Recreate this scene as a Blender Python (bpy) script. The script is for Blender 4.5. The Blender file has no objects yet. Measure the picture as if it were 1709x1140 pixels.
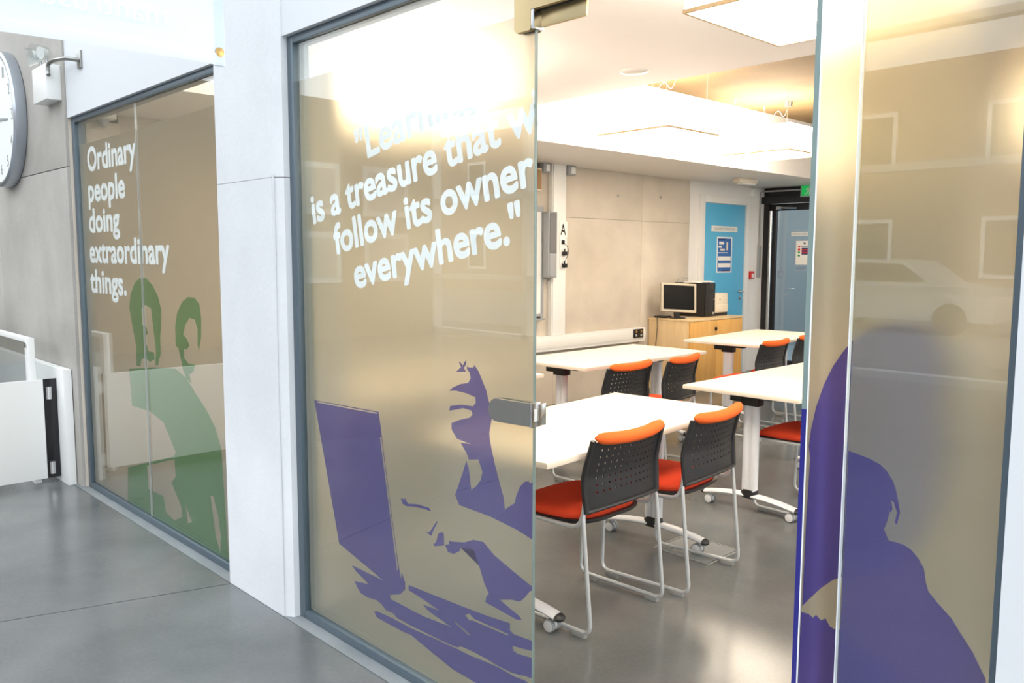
import bpy, bmesh, math, random
from mathutils import Vector, Matrix
from mathutils.geometry import tessellate_polygon

random.seed(7)
SC = bpy.context.scene
COL = SC.collection

# ------------------------------------------------------------------ camera
# world: X runs along the glass screen (to the right), Y into the classroom, Z up; metres
CAM_H = 1.48
A, PT, RL = math.radians(43.765), math.radians(5.8365), math.radians(0.1476)
def camera_axes():
    fw = Vector((0, math.cos(PT), -math.sin(PT)))
    r0 = Vector((1, 0, 0)); u0 = r0.cross(fw)
    r = r0 * math.cos(RL) + u0 * math.sin(RL)
    u = u0 * math.cos(RL) - r0 * math.sin(RL)
    M = Matrix(((math.sin(A), -math.cos(A), 0), (math.cos(A), math.sin(A), 0), (0, 0, 1)))
    return M @ r, M @ u, M @ fw
cr, cu, cf = camera_axes()
cam_data = bpy.data.cameras.new('camera')
cam_data.sensor_width = 36.0
cam_data.lens = 1392.5 / 1709 * 36.0
cam_data.clip_start = 0.05
cam = bpy.data.objects.new('camera', cam_data)
COL.objects.link(cam)
mw = Matrix.Identity(4)
for i in range(3):
    mw[i][0], mw[i][1], mw[i][2] = cr[i], cu[i], -cf[i]
mw[2][3] = CAM_H
cam.matrix_world = mw
SC.camera = cam

# ------------------------------------------------------------------ sky and exposure
world = bpy.data.worlds.new('overcast_sky'); SC.world = world
world.use_nodes = True
bg = world.node_tree.nodes['Background']
bg.inputs['Color'].default_value = (0.90, 0.955, 1.0, 1)
bg.inputs['Strength'].default_value = 1.35
SC.view_settings.view_transform = 'Standard'
SC.view_settings.look = 'None'
SC.view_settings.exposure = 1.12
SC.view_settings.gamma = 1.0
SC.view_settings.use_curve_mapping = False
SC.cycles.max_bounces = 10
SC.cycles.transparent_max_bounces = 24
SC.cycles.transmission_bounces = 10
SC.cycles.sample_clamp_indirect = 6.0
LAMP = 9.5          # radiance of the pendant light boxes
LAMP_COL = (1.0, 0.87, 0.70)

# ------------------------------------------------------------------ materials
def srgb(r, g, b):
    f = lambda c: c / 12.92 if c <= 0.04045 else ((c + 0.055) / 1.055) ** 2.4
    return (f(r / 255), f(g / 255), f(b / 255), 1)

def new_mat(name):
    m = bpy.data.materials.new(name); m.use_nodes = True
    return m, m.node_tree.nodes, m.node_tree.links, m.node_tree.nodes['Principled BSDF']

def plain(name, col, rough=0.5, metal=0.0, spec=0.5, noise=0.0, nscale=40, coat=0.0, bump=0.0, emit=None, estr=0):
    m, N, L, P = new_mat(name)
    P.inputs['Base Color'].default_value = col
    P.inputs['Roughness'].default_value = rough
    P.inputs['Metallic'].default_value = metal
    P.inputs['Specular IOR Level'].default_value = spec
    P.inputs['Coat Weight'].default_value = coat
    if noise or bump:
        tc = N.new('ShaderNodeTexCoord')
        nz = N.new('ShaderNodeTexNoise'); nz.inputs['Scale'].default_value = nscale
        nz.inputs['Detail'].default_value = 4
        L.new(tc.outputs['Object'], nz.inputs['Vector'])
        if noise:
            mp = N.new('ShaderNodeMapRange')
            mp.inputs['To Min'].default_value = 1 - noise; mp.inputs['To Max'].default_value = 1 + noise
            L.new(nz.outputs['Fac'], mp.inputs['Value'])
            mx = N.new('ShaderNodeVectorMath'); mx.operation = 'SCALE'
            mx.inputs[0].default_value = col[:3]
            L.new(mp.outputs['Result'], mx.inputs['Scale'])
            L.new(mx.outputs['Vector'], P.inputs['Base Color'])
        if bump:
            bp = N.new('ShaderNodeBump'); bp.inputs['Strength'].default_value = bump
            bp.inputs['Distance'].default_value = 0.002
            L.new(nz.outputs['Fac'], bp.inputs['Height']); L.new(bp.outputs['Normal'], P.inputs['Normal'])
    if emit:
        P.inputs['Emission Color'].default_value = emit
        P.inputs['Emission Strength'].default_value = estr
    return m

def concrete(name, c1, c2, rough=0.75, scale=1.6, polish=False, spots=0.0):
    m, N, L, P = new_mat(name)
    tc = N.new('ShaderNodeTexCoord')
    n1 = N.new('ShaderNodeTexNoise'); n1.inputs['Scale'].default_value = scale
    n1.inputs['Detail'].default_value = 5; n1.inputs['Roughness'].default_value = 0.5
    n1.inputs['Distortion'].default_value = 0.15
    n2 = N.new('ShaderNodeTexNoise'); n2.inputs['Scale'].default_value = 55; n2.inputs['Detail'].default_value = 3
    L.new(tc.outputs['Object'], n1.inputs['Vector']); L.new(tc.outputs['Object'], n2.inputs['Vector'])
    ad = N.new('ShaderNodeMath'); ad.operation = 'MULTIPLY_ADD'
    ad.inputs[1].default_value = 0.16
    L.new(n2.outputs['Fac'], ad.inputs[0]); L.new(n1.outputs['Fac'], ad.inputs[2])
    rp = N.new('ShaderNodeValToRGB')
    rp.color_ramp.elements[0].position = 0.36; rp.color_ramp.elements[1].position = 0.82
    rp.color_ramp.elements[0].color = c1; rp.color_ramp.elements[1].color = c2
    L.new(ad.outputs[0], rp.inputs['Fac'])
    L.new(rp.outputs['Color'], P.inputs['Base Color'])
    bp = N.new('ShaderNodeBump'); bp.inputs['Strength'].default_value = 0.05 if polish else 0.25
    bp.inputs['Distance'].default_value = 0.003
    L.new(n2.outputs['Fac'], bp.inputs['Height']); L.new(bp.outputs['Normal'], P.inputs['Normal'])
    if polish:
        mr = N.new('ShaderNodeMapRange')
        mr.inputs['To Min'].default_value = rough - 0.03; mr.inputs['To Max'].default_value = rough + 0.06
        L.new(n1.outputs['Fac'], mr.inputs['Value']); L.new(mr.outputs['Result'], P.inputs['Roughness'])
    else:
        P.inputs['Roughness'].default_value = rough
        P.inputs['Specular IOR Level'].default_value = 0.3
    return m

def wood(name, c1, c2, vert=True):
    m, N, L, P = new_mat(name)
    tc = N.new('ShaderNodeTexCoord'); mp = N.new('ShaderNodeMapping')
    mp.inputs['Scale'].default_value = (9, 9, 0.7) if vert else (0.7, 9, 9)
    nz = N.new('ShaderNodeTexNoise'); nz.inputs['Scale'].default_value = 3; nz.inputs['Detail'].default_value = 6
    nz.inputs['Distortion'].default_value = 0.4
    rp = N.new('ShaderNodeValToRGB'); rp.color_ramp.elements[0].color = c1; rp.color_ramp.elements[1].color = c2
    rp.color_ramp.elements[0].position = 0.3; rp.color_ramp.elements[1].position = 0.7
    L.new(tc.outputs['Object'], mp.inputs['Vector']); L.new(mp.outputs['Vector'], nz.inputs['Vector'])
    L.new(nz.outputs['Fac'], rp.inputs['Fac']); L.new(rp.outputs['Color'], P.inputs['Base Color'])
    P.inputs['Roughness'].default_value = 0.4
    return m

def thin_glass(name, tint=(0.97, 0.99, 0.98, 1), ior=1.5):
    m, N, L, P = new_mat(name); N.remove(P)
    out = N['Material Output']
    tr = N.new('ShaderNodeBsdfTransparent'); tr.inputs['Color'].default_value = tint
    gl = N.new('ShaderNodeBsdfGlossy'); gl.inputs['Roughness'].default_value = 0.0
    gl.inputs['Color'].default_value = (1, 1, 1, 1)
    fr = N.new('ShaderNodeFresnel')
    # both faces of the pane reflect as seen from air (the sheet does not bend the ray)
    ge = N.new('ShaderNodeNewGeometry'); mr = N.new('ShaderNodeMapRange')
    mr.inputs['To Min'].default_value = ior; mr.inputs['To Max'].default_value = 1 / ior
    L.new(ge.outputs['Backfacing'], mr.inputs['Value']); L.new(mr.outputs['Result'], fr.inputs['IOR'])
    mx = N.new('ShaderNodeMixShader')
    L.new(fr.outputs[0], mx.inputs[0]); L.new(tr.outputs[0], mx.inputs[1]); L.new(gl.outputs[0], mx.inputs[2])
    L.new(mx.outputs[0], out.inputs['Surface'])
    return m

def frost(name, col, diff, dmix, rough):
    # frosted film: rough refraction of a thin sheet mixed with a little diffuse white
    m, N, L, P = new_mat(name); N.remove(P)
    out = N['Material Output']
    rf = N.new('ShaderNodeBsdfRefraction'); rf.inputs['Roughness'].default_value = rough
    rf.inputs['IOR'].default_value = 1.4; rf.inputs['Color'].default_value = col
    df = N.new('ShaderNodeBsdfDiffuse'); df.inputs['Color'].default_value = diff
    mx = N.new('ShaderNodeMixShader'); mx.inputs[0].default_value = dmix
    L.new(rf.outputs[0], mx.inputs[1]); L.new(df.outputs[0], mx.inputs[2])
    L.new(mx.outputs[0], out.inputs['Surface'])
    return m

def ink(name, col, tint, opaque):
    # printed vinyl: coloured diffuse mixed with coloured see-through
    m, N, L, P = new_mat(name); N.remove(P)
    out = N['Material Output']
    tr = N.new('ShaderNodeBsdfTransparent'); tr.inputs['Color'].default_value = tint
    df = N.new('ShaderNodeBsdfDiffuse'); df.inputs['Color'].default_value = col
    mx = N.new('ShaderNodeMixShader'); mx.inputs[0].default_value = opaque
    L.new(tr.outputs[0], mx.inputs[1]); L.new(df.outputs[0], mx.inputs[2])
    L.new(mx.outputs[0], out.inputs['Surface'])
    return m

def sheer(name, col, opaque, back=0.5):
    m, N, L, P = new_mat(name); N.remove(P)
    out = N['Material Output']
    tr = N.new('ShaderNodeBsdfTransparent')
    df = N.new('ShaderNodeBsdfDiffuse'); df.inputs['Color'].default_value = col
    tl = N.new('ShaderNodeBsdfTranslucent'); tl.inputs['Color'].default_value = col
    m1 = N.new('ShaderNodeMixShader'); m1.inputs[0].default_value = back
    m2 = N.new('ShaderNodeMixShader'); m2.inputs[0].default_value = opaque
    L.new(df.outputs[0], m1.inputs[1]); L.new(tl.outputs[0], m1.inputs[2])
    L.new(tr.outputs[0], m2.inputs[1]); L.new(m1.outputs[0], m2.inputs[2])
    L.new(m2.outputs[0], out.inputs['Surface'])
    return m

M = {}
M['floor'] = concrete('polished_concrete', srgb(82, 85, 86), srgb(116, 118, 119), rough=0.20, scale=1.3, polish=True)
M['floor_edge'] = concrete('floor_edge_strip', srgb(112, 118, 121), srgb(140, 144, 146), rough=0.4, scale=3, polish=True)
M['joint'] = plain('floor_joint', srgb(140, 136, 128), 0.9)
M['conc_hall'] = concrete('hall_concrete', srgb(150, 146, 140), srgb(184, 180, 173), scale=1.3)
M['conc_pillar'] = concrete('pillar_concrete', srgb(200, 202, 205), srgb(222, 224, 226), scale=1.2)
M['conc_room'] = concrete('room_concrete', srgb(184, 174, 160), srgb(214, 204, 190), scale=1.5)
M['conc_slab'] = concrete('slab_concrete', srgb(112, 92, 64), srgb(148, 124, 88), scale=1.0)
M['white'] = plain('white_paint', srgb(207, 210, 213), 0.6, noise=0.015, nscale=6)
M['white_room'] = plain('white_room_paint', srgb(226, 224, 222), 0.6, noise=0.015, nscale=6)
M['raft'] = plain('white_ceiling_board', srgb(246, 244, 247), 0.8, noise=0.01)
M['frame'] = plain('grey_powder_coat', srgb(84, 98, 108), 0.35, metal=0.3)
M['glass'] = thin_glass('clear_glass')
M['glass_exit'] = thin_glass('exit_glass', (0.80, 0.87, 0.90, 1), 1.6)
M['glass_edge'] = plain('glass_edge', srgb(120, 138, 134), 0.1, coat=0.5)
M['film'] = frost('frosted_film', (0.87, 0.80, 0.68, 1), srgb(196, 193, 180), 0.22, 0.30)
M['film_dark'] = frost('frosted_film_tan', (0.89, 0.83, 0.73, 1), srgb(188, 179, 164), 0.26, 0.30)
M['purple'] = ink('purple_print', srgb(84, 77, 154), (0.36, 0.31, 0.50, 1), 0.5)
M['edge_reflection'] = plain('purple_edge_reflection', srgb(38, 36, 120), 0.2)  # painted reflection of the purple print inside the glass edge
M['green'] = ink('green_print', srgb(74, 132, 80), (0.42, 0.68, 0.40, 1), 0.34)
M['vinyl'] = sheer('white_vinyl', srgb(252, 252, 254), 1.0, 0.12)
M['arris'] = plain('polished_arris', srgb(235, 238, 240), 0.3)
M['steel'] = plain('satin_steel', srgb(150, 150, 146), 0.32, metal=0.9)
M['steel_tan_reflection'] = plain('satin_steel_tan_reflection', srgb(188, 166, 124), 0.3, metal=0.85)  # satin steel with its warm tan reflection put into the base colour
M['steel_br'] = plain('bright_steel', srgb(200, 200, 200), 0.18, metal=1.0)
M['chrome'] = plain('silver_tube', srgb(208, 212, 216), 0.32, metal=0.45)
M['white_plastic'] = plain('white_plastic', srgb(228, 228, 226), 0.35)
M['cream'] = plain('cream_plastic', srgb(224, 214, 196), 0.4)
M['grey_plastic'] = plain('grey_plastic', srgb(150, 153, 156), 0.4)
M['glide'] = plain('clear_glide', srgb(160, 160, 158), 0.3)
M['black'] = plain('black_plastic', srgb(34, 34, 37), 0.42, bump=0.15, nscale=300)
M['gloss_black'] = plain('gloss_black', srgb(18, 18, 20), 0.12)
M['dark_frame'] = plain('black_door_frame', srgb(38, 37, 40), 0.4, metal=0.2)
M['red'] = plain('red_orange_fabric', srgb(230, 76, 46), 0.9, spec=0.15, noise=0.06, nscale=260, bump=0.4)
M['red_lit'] = plain('red_fabric_lit', srgb(242, 108, 52), 0.9, spec=0.15, noise=0.06, nscale=260, bump=0.4)  # same fabric as the seat, warm light put into its colour
M['table'] = plain('table_laminate', srgb(236, 229, 214), 0.38, noise=0.01, nscale=20)
M['table_edge'] = plain('table_edge', srgb(226, 214, 200), 0.4)
M['leg_white'] = plain('white_leg_paint', srgb(220, 222, 228), 0.35)
M['maple'] = wood('maple_laminate', srgb(216, 186, 140), srgb(228, 202, 160))
M['maple_door'] = wood('maple_door', srgb(212, 160, 84), srgb(226, 178, 104))
M['blue'] = plain('blue_door_paint', srgb(88, 176, 220), 0.35, noise=0.02, nscale=3)
M['paper'] = plain('paper', srgb(238, 234, 230), 0.8)
M['poster_blue'] = plain('poster_blue', srgb(50, 105, 175), 0.5)
M['poster_navy'] = plain('poster_navy', srgb(45, 50, 105), 0.5)
M['red_plastic'] = plain('red_call_point', srgb(190, 40, 32), 0.4)
M['green_sign'] = plain('green_sign', srgb(20, 140, 70), 0.4, emit=srgb(20, 150, 70), estr=0.4)
M['green_flat'] = plain('green_flat', srgb(40, 150, 80), 0.5)
M['red_flat'] = plain('red_flat', srgb(205, 50, 50), 0.5)
M['lamp'] = plain('lamp_diffuser', srgb(250, 245, 235), 0.6, emit=LAMP_COL + (1,), estr=LAMP)
M['lamp_rim'] = plain('lamp_rim', srgb(214, 186, 146), 0.5)
M['wire'] = plain('steel_wire', srgb(190, 180, 165), 0.4, metal=0.5)
M['silver'] = plain('silver_rim', srgb(178, 186, 196), 0.28, metal=0.85)
M['clock_face'] = plain('clock_face', srgb(228, 232, 228), 0.5)
M['clear_plastic'] = thin_glass('clear_plastic', (0.9, 0.92, 0.92, 1), 1.5)
M['banner'] = sheer('banner_mesh', srgb(228, 237, 246), 0.93)
M['banner_hem'] = sheer('banner_hem', srgb(238, 244, 250), 0.99)
M['brass'] = plain('brass', srgb(190, 160, 105), 0.3, metal=0.9)
M['screen'] = plain('screen_black', srgb(16, 15, 16), 0.5, spec=0.15)
M['monitor_grey'] = plain('monitor_bezel', srgb(186, 176, 156), 0.4)
M['tan_box'] = plain('tan_cloth', srgb(160, 128, 92), 0.8, noise=0.05, nscale=200)
M['brick'] = plain('street_brick', srgb(150, 120, 104), 0.9, noise=0.1, nscale=3)
M['asphalt'] = plain('asphalt', srgb(120, 122, 124), 0.9, noise=0.1, nscale=2)
M['hall_tan'] = plain('hall_end_wall', srgb(128, 118, 104), 0.8, noise=0.06, nscale=1.5)
M['car_white'] = plain('car_paint', srgb(232, 234, 236), 0.2, coat=0.6)
M['court'] = plain('courtyard_wall', srgb(126, 126, 124), 0.8, noise=0.08, nscale=3)

# ------------------------------------------------------------------ mesh helpers
def tag(o, label=None, cat=None, group=None, kind=None):
    if label: o['label'] = label
    if cat: o['category'] = cat
    if group: o['group'] = group
    if kind: o['kind'] = kind
    return o

def empty(name, loc=(0, 0, 0), rz=0, label=None, cat=None, group=None, kind=None):
    o = bpy.data.objects.new(name, None); o.empty_display_size = 0.1
    COL.objects.link(o); o.location = loc; o.rotation_euler = (0, 0, rz)
    return tag(o, label, cat, group, kind)

def copy_tree(o, parent=None):
    c = o.copy(); COL.objects.link(c); c.parent = parent
    for ch in list(o.children): copy_tree(ch, c)
    return c

class B:
    """collects shapes and links them as one mesh object"""
    def __init__(s): s.bm = bmesh.new(); s.mi = 0
    def _geo(s, vs, fs):
        V = [s.bm.verts.new(v) for v in vs]
        out = []
        for f in fs:
            try:
                fc = s.bm.faces.new([V[i] for i in f]); fc.material_index = s.mi; out.append(fc)
            except ValueError: pass
        return V, out
    def box(s, x0, x1, y0, y1, z0, z1, bev=0.0, seg=2):
        vs = [(x, y, z) for x in (x0, x1) for y in (y0, y1) for z in (z0, z1)]
        fs = [(0, 1, 3, 2), (4, 6, 7, 5), (0, 4, 5, 1), (2, 3, 7, 6), (0, 2, 6, 4), (1, 5, 7, 3)]
        V, F = s._geo(vs, fs)
        if bev:
            es = list({e for f in F for e in f.edges})
            bmesh.ops.bevel(s.bm, geom=es, offset=bev, segments=seg, affect='EDGES', profile=0.6)
        return s
    def cyl(s, p0, p1, r, seg=14, r1=None, caps=True):
        p0, p1 = Vector(p0), Vector(p1); d = (p1 - p0).normalized()
        t = Vector((0, 0, 1)) if abs(d.z) < 0.9 else Vector((1, 0, 0))
        a = d.cross(t).normalized(); b = d.cross(a)
        r1 = r if r1 is None else r1
        vs = []
        for p, rr in ((p0, r), (p1, r1)):
            for i in range(seg):
                an = 2 * math.pi * i / seg
                vs.append(p + a * math.cos(an) * rr + b * math.sin(an) * rr)
        fs = [(i, (i + 1) % seg, seg + (i + 1) % seg, seg + i) for i in range(seg)]
        if caps: fs += [tuple(range(seg))[::-1], tuple(range(seg, 2 * seg))]
        s._geo(vs, fs); return s
    def tube(s, pts, r, seg=10, fillet=0.0, closed=False, ry=None):
        pts = [Vector(p) for p in pts]
        if fillet:
            np_ = [pts[0]]
            for i in range(1, len(pts) - 1):
                p, q, t = pts[i - 1], pts[i], pts[i + 1]
                a, b = (p - q), (t - q)
                f = min(fillet, a.length * 0.48, b.length * 0.48)
                a, b = q + a.normalized() * f, q + b.normalized() * f
                for k in range(6):
                    w = k / 5
                    np_.append((1 - w) ** 2 * a + 2 * w * (1 - w) * q + w * w * b)
            np_.append(pts[-1]); pts = np_
        n = len(pts); rings = []
        d0 = (pts[1] - pts[0]).normalized()
        up = Vector((0, 0, 1)) if abs(d0.z) < 0.9 else Vector((1, 0, 0))
        a = d0.cross(up).normalized()
        for i in range(n):
            if closed: d = (pts[(i + 1) % n] - pts[i - 1]).normalized()
            else: d = (pts[min(i + 1, n - 1)] - pts[max(i - 1, 0)]).normalized()
            a = (a - d * a.dot(d)).normalized(); b = d.cross(a)
            rr = r[i] if isinstance(r, (list, tuple)) else r
            rb = rr if ry is None else ry
            rings.append([pts[i] + a * math.cos(2 * math.pi * k / seg) * rr + b * math.sin(2 * math.pi * k / seg) * rb for k in range(seg)])
        vs = [v for rg in rings for v in rg]; fs = []
        for i in range(n if closed else n - 1):
            j = (i + 1) % n
            for k in range(seg):
                fs.append((i * seg + k, i * seg + (k + 1) % seg, j * seg + (k + 1) % seg, j * seg + k))
        if not closed:
            fs += [tuple(range(seg))[::-1], tuple(range((n - 1) * seg, n * seg))]
        s._geo(vs, fs); return s
    def prism(s, poly, fmap, d0, d1):
        """2-D outline extruded between depths d0 and d1; fmap(u, v, d) -> xyz"""
        n = len(poly)
        vs = [fmap(u, v, d0) for u, v in poly] + [fmap(u, v, d1) for u, v in poly]
        tris = tessellate_polygon([[Vector((u, v, 0)) for u, v in poly]])
        fs = [tuple(t) for t in tris] + [tuple(i + n for i in t)[::-1] for t in tris]
        fs += [(i, (i + 1) % n, n + (i + 1) % n, n + i) for i in range(n)]
        s._geo(vs, fs); return s
    def rings(s, rs, cap0=True, cap1=True):
        n = len(rs[0]); vs = [v for r in rs for v in r]; fs = []
        for i in range(len(rs) - 1):
            for k in range(n):
                fs.append((i * n + k, i * n + (k + 1) % n, (i + 1) * n + (k + 1) % n, (i + 1) * n + k))
        if cap0: fs.append(tuple(range(n))[::-1])
        if cap1: fs.append(tuple(range((len(rs) - 1) * n, len(rs) * n)))
        s._geo(vs, fs); return s
    def lathe(s, prof, origin, axis='z', seg=24):
        ox, oy, oz = origin; rs = []
        for r, h in prof:
            ring = []
            for k in range(seg):
                an = 2 * math.pi * k / seg; c, sn = math.cos(an) * r, math.sin(an) * r
                ring.append({'z': (ox + c, oy + sn, oz + h), 'y': (ox + c, oy + h, oz + sn), 'x': (ox + h, oy + c, oz + sn)}[axis])
            rs.append(ring)
        s.rings(rs); return s
    def build(s, name, mat, parent=None, smooth=True, ang=40):
        bmesh.ops.recalc_face_normals(s.bm, faces=s.bm.faces)
        me = bpy.data.meshes.new(name)
        s.bm.to_mesh(me); s.bm.free()
        for m in (mat if isinstance(mat, (list, tuple)) else [mat]): me.materials.append(m)
        if smooth:
            for p in me.polygons: p.use_smooth = True
            me.set_sharp_from_angle(angle=math.radians(ang))
        o = bpy.data.objects.new(name, me); COL.objects.link(o)
        if parent: o.parent = parent
        return o

def box(name, mat, parent, x0, x1, y0, y1, z0, z1, bev=0.0):
    return B().box(x0, x1, y0, y1, z0, z1, bev).build(name, mat, parent, smooth=bev > 0)

def wallmap(y):      # outline (x, z) on a plane of constant y
    return lambda u, v, d: (u, y + d, v)
def sidemap(x):      # outline (y, z) on a plane of constant x
    return lambda u, v, d: (x + d, u, v)

def text_obj(name, s, mat, parent, origin, right, up, length, height, bold=0.0, depth=0.0006, ref=None, center=False):
    """flat lettering: origin = left end of the baseline; length fits the line, height fits the letter 'ref' cap height"""
    cu_ = bpy.data.curves.new(name + '_curve', 'FONT'); cu_.body = s; cu_.size = 1.0
    cu_.resolution_u = 4; cu_.extrude = 0.0
    tmp = bpy.data.objects.new(name + '_tmp', cu_); COL.objects.link(tmp)
    dg = bpy.context.evaluated_depsgraph_get()
    me = bpy.data.meshes.new_from_object(tmp.evaluated_get(dg))
    bpy.data.objects.remove(tmp); bpy.data.curves.remove(cu_)
    xs = [v.co.x for v in me.vertices]
    x0, x1 = min(xs), max(xs)
    sx = length / (x1 - x0); sy = height / 0.70       # built-in font: cap height about 0.7
    o_, r_, u_ = Vector(origin), Vector(right).normalized(), Vector(up).normalized()
    n_ = r_.cross(u_)
    sh = -length / 2 if center else 0
    if bold:                                          # heavier strokes: the outline swept round a small circle
        bm = bmesh.new(); src = bmesh.new(); src.from_mesh(me)
        for k in range(13):
            a_ = 2 * math.pi * k / 12; rr = 0 if k == 12 else bold
            mp = {v: bm.verts.new((v.co.x + rr * math.cos(a_), v.co.y + rr * math.sin(a_), k * 0.0004)) for v in src.verts}
            for f in src.faces: bm.faces.new([mp[v] for v in f.verts])
        bm.to_mesh(me); bm.free(); src.free()
    for v in me.vertices:
        v.co = o_ + r_ * ((v.co.x - x0) * sx + sh) + u_ * (v.co.y * sy) + n_ * (depth + v.co.z * 0.02)
    me.materials.append(mat)
    o = bpy.data.objects.new(name, me); COL.objects.link(o); o.parent = parent
    return o

# ------------------------------------------------------------------ printed outlines (metres on the glass plane)
LAPTOP = [(-2.893,0.912),(-2.452,0.926),(-2.44,0.873),(-2.413,0.733),(-2.383,0.584),(-2.35,0.426),(-2.329,0.342),(-2.324,0.372),(-2.304,0.337),(-2.304,0.313),(-2.333,0.286),(-2.398,0.264),(-2.391,0.25),(-2.199,0.248),(-2.053,0.259),(-2.171,0.275),(-2.206,0.289),(-2.116,0.295),(-2.198,0.307),(-2.252,0.313),(-2.284,0.315),(-2.284,0.335),(-2.163,0.34),(-1.998,0.348),(-1.875,0.355),(-1.77,0.365),(-1.77,0.343),(-1.755,0.336),(-1.673,0.342),(-1.668,0.311),(-1.758,0.297),(-1.755,0.284),(-1.738,0.28),(-1.668,0.29),(-1.668,0.225),(-1.705,0.221),(-1.76,0.21),(-1.828,0.209),(-1.881,0.212),(-1.942,0.213),(-1.999,0.21),(-2.024,0.199),(-2.063,0.196),(-2.144,0.193),(-2.272,0.19),(-2.354,0.191),(-2.377,0.2),(-2.423,0.199),(-2.451,0.212),(-2.479,0.218),(-2.536,0.211),(-2.586,0.214),(-2.607,0.228),(-2.628,0.249),(-2.572,0.258),(-2.533,0.264),(-2.559,0.274),(-2.614,0.29),(-2.644,0.307),(-2.437,0.306),(-2.73,0.369)]
STRIP = [(-2.5,0.169),(-2.48,0.177),(-2.385,0.181),(-2.272,0.181),(-2.144,0.188),(-2.031,0.194),(-1.967,0.195),(-1.887,0.201),(-1.817,0.205),(-1.749,0.203),(-1.705,0.207),(-1.681,0.204),(-1.667,0.189),(-1.667,0.102),(-1.704,0.095),(-1.817,0.106),(-1.924,0.112),(-1.98,0.114),(-2.044,0.115),(-2.145,0.132),(-2.272,0.155),(-2.317,0.152),(-2.424,0.151),(-2.48,0.152)]
ARM = [(-1.967,1.137),(-1.956,1.134),(-1.935,1.137),(-1.933,1.145),(-1.924,1.138),(-1.911,1.125),(-1.895,1.1),(-1.877,1.072),(-1.866,1.04),(-1.853,1.012),(-1.852,0.988),(-1.863,0.942),(-1.861,0.923),(-1.852,0.89),(-1.838,0.848),(-1.816,0.793),(-1.799,0.753),(-1.793,0.715),(-1.781,0.725),(-1.75,0.746),(-1.744,0.77),(-1.727,0.802),(-1.707,0.82),(-1.691,0.824),(-1.688,0.819),(-1.671,0.824),(-1.671,0.656),(-1.679,0.653),(-1.743,0.666),(-1.861,0.679),(-1.982,0.682),(-2.008,0.683),(-2.028,0.712),(-2.01,0.749),(-1.986,0.8),(-1.972,0.836),(-1.961,0.815),(-1.952,0.766),(-1.948,0.745),(-1.925,0.761),(-1.903,0.786),(-1.895,0.813),(-1.907,0.836),(-1.914,0.849),(-1.959,0.841),(-1.97,0.859),(-2.0,0.888),(-1.951,0.892),(-2.017,0.898),(-2.044,0.924),(-2.045,0.945),(-2.008,0.96),(-1.955,0.976),(-1.941,0.988),(-1.947,0.999),(-1.985,1.002),(-2.055,0.984),(-2.051,1.0),(-2.0,1.011),(-1.939,1.014),(-1.926,1.027),(-1.928,1.044),(-1.969,1.051),(-2.023,1.053),(-2.055,1.049),(-2.039,1.061),(-2.0,1.077),(-1.962,1.085),(-1.95,1.101),(-1.954,1.118),(-1.967,1.127)]
SPARK = [(-2.021,1.114),(-1.996,1.131),(-2.007,1.148),(-1.998,1.146),(-1.988,1.137),(-1.971,1.157),(-1.971,1.144),(-1.982,1.13),(-1.971,1.119)]
FINGER1 = [(-2.325,0.635),(-2.293,0.642),(-2.294,0.634),(-2.278,0.627),(-2.232,0.636),(-2.165,0.639),(-2.154,0.629),(-2.2,0.628),(-2.245,0.624),(-2.291,0.616),(-2.315,0.62)]
FINGER2 = [(-2.123,0.603),(-2.12,0.6),(-2.144,0.562),(-2.153,0.544),(-2.182,0.549),(-2.163,0.555)]
FINGER3 = [(-2.113,0.564),(-2.098,0.571),(-2.087,0.57),(-2.085,0.529),(-2.135,0.513),(-2.143,0.517),(-2.129,0.528)]
FOREARM = [(-2.08,0.531),(-2.059,0.54),(-2.059,0.552),(-2.05,0.551),(-1.983,0.565),(-1.938,0.585),(-1.891,0.59),(-1.84,0.561),(-1.752,0.532),(-1.683,0.511),(-1.67,0.512),(-1.67,0.499),(-1.683,0.493),(-1.71,0.462),(-1.727,0.447),(-1.762,0.442),(-1.816,0.426),(-1.761,0.41),(-1.728,0.401),(-1.718,0.392),(-1.744,0.386),(-1.817,0.392),(-1.881,0.397),(-1.878,0.416),(-1.866,0.43),(-1.887,0.457),(-1.911,0.507),(-1.938,0.554),(-1.935,0.553),(-2.0,0.543),(-2.006,0.53),(-2.036,0.513),(-2.065,0.511)]
GIRL = [(-0.748,1.078),(-0.731,1.075),(-0.703,1.069),(-0.681,1.061),(-0.666,1.048),(-0.655,1.032),(-0.649,1.018),(-0.643,0.995),(-0.638,0.971),(-0.643,0.944),(-0.647,0.948),(-0.644,0.97),(-0.651,0.989),(-0.656,0.991),(-0.653,0.974),(-0.657,0.966),(-0.66,0.973),(-0.659,0.963),(-0.663,0.943),(-0.668,0.929),(-0.662,0.917),(-0.657,0.908),(-0.642,0.908),(-0.628,0.907),(-0.612,0.9),(-0.598,0.886),(-0.587,0.869),(-0.582,0.842),(-0.576,0.825),(-0.56,0.809),(-0.531,0.784),(-0.515,0.761),(-0.492,0.732),(-0.467,0.688),(-0.448,0.627),(-0.436,0.5),(-0.427,0.261),(-0.737,0.076),(-0.755,0.567)]
LHOLE1 = [(-2.872,0.91),(-2.462,0.922),(-2.462,0.917),(-2.873,0.905)]
LHOLE2 = [(-2.445,0.833),(-2.437,0.835),(-2.343,0.371),(-2.351,0.369)]
LHOLE3 = [(-1.98,0.323),(-1.96,0.335),(-1.936,0.325),(-1.777,0.328),(-1.78,0.323),(-1.941,0.317),(-1.96,0.313)]
LHOLE4 = [(-2.033,0.28),(-2.026,0.283),(-1.956,0.265),(-1.963,0.261)]
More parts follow.
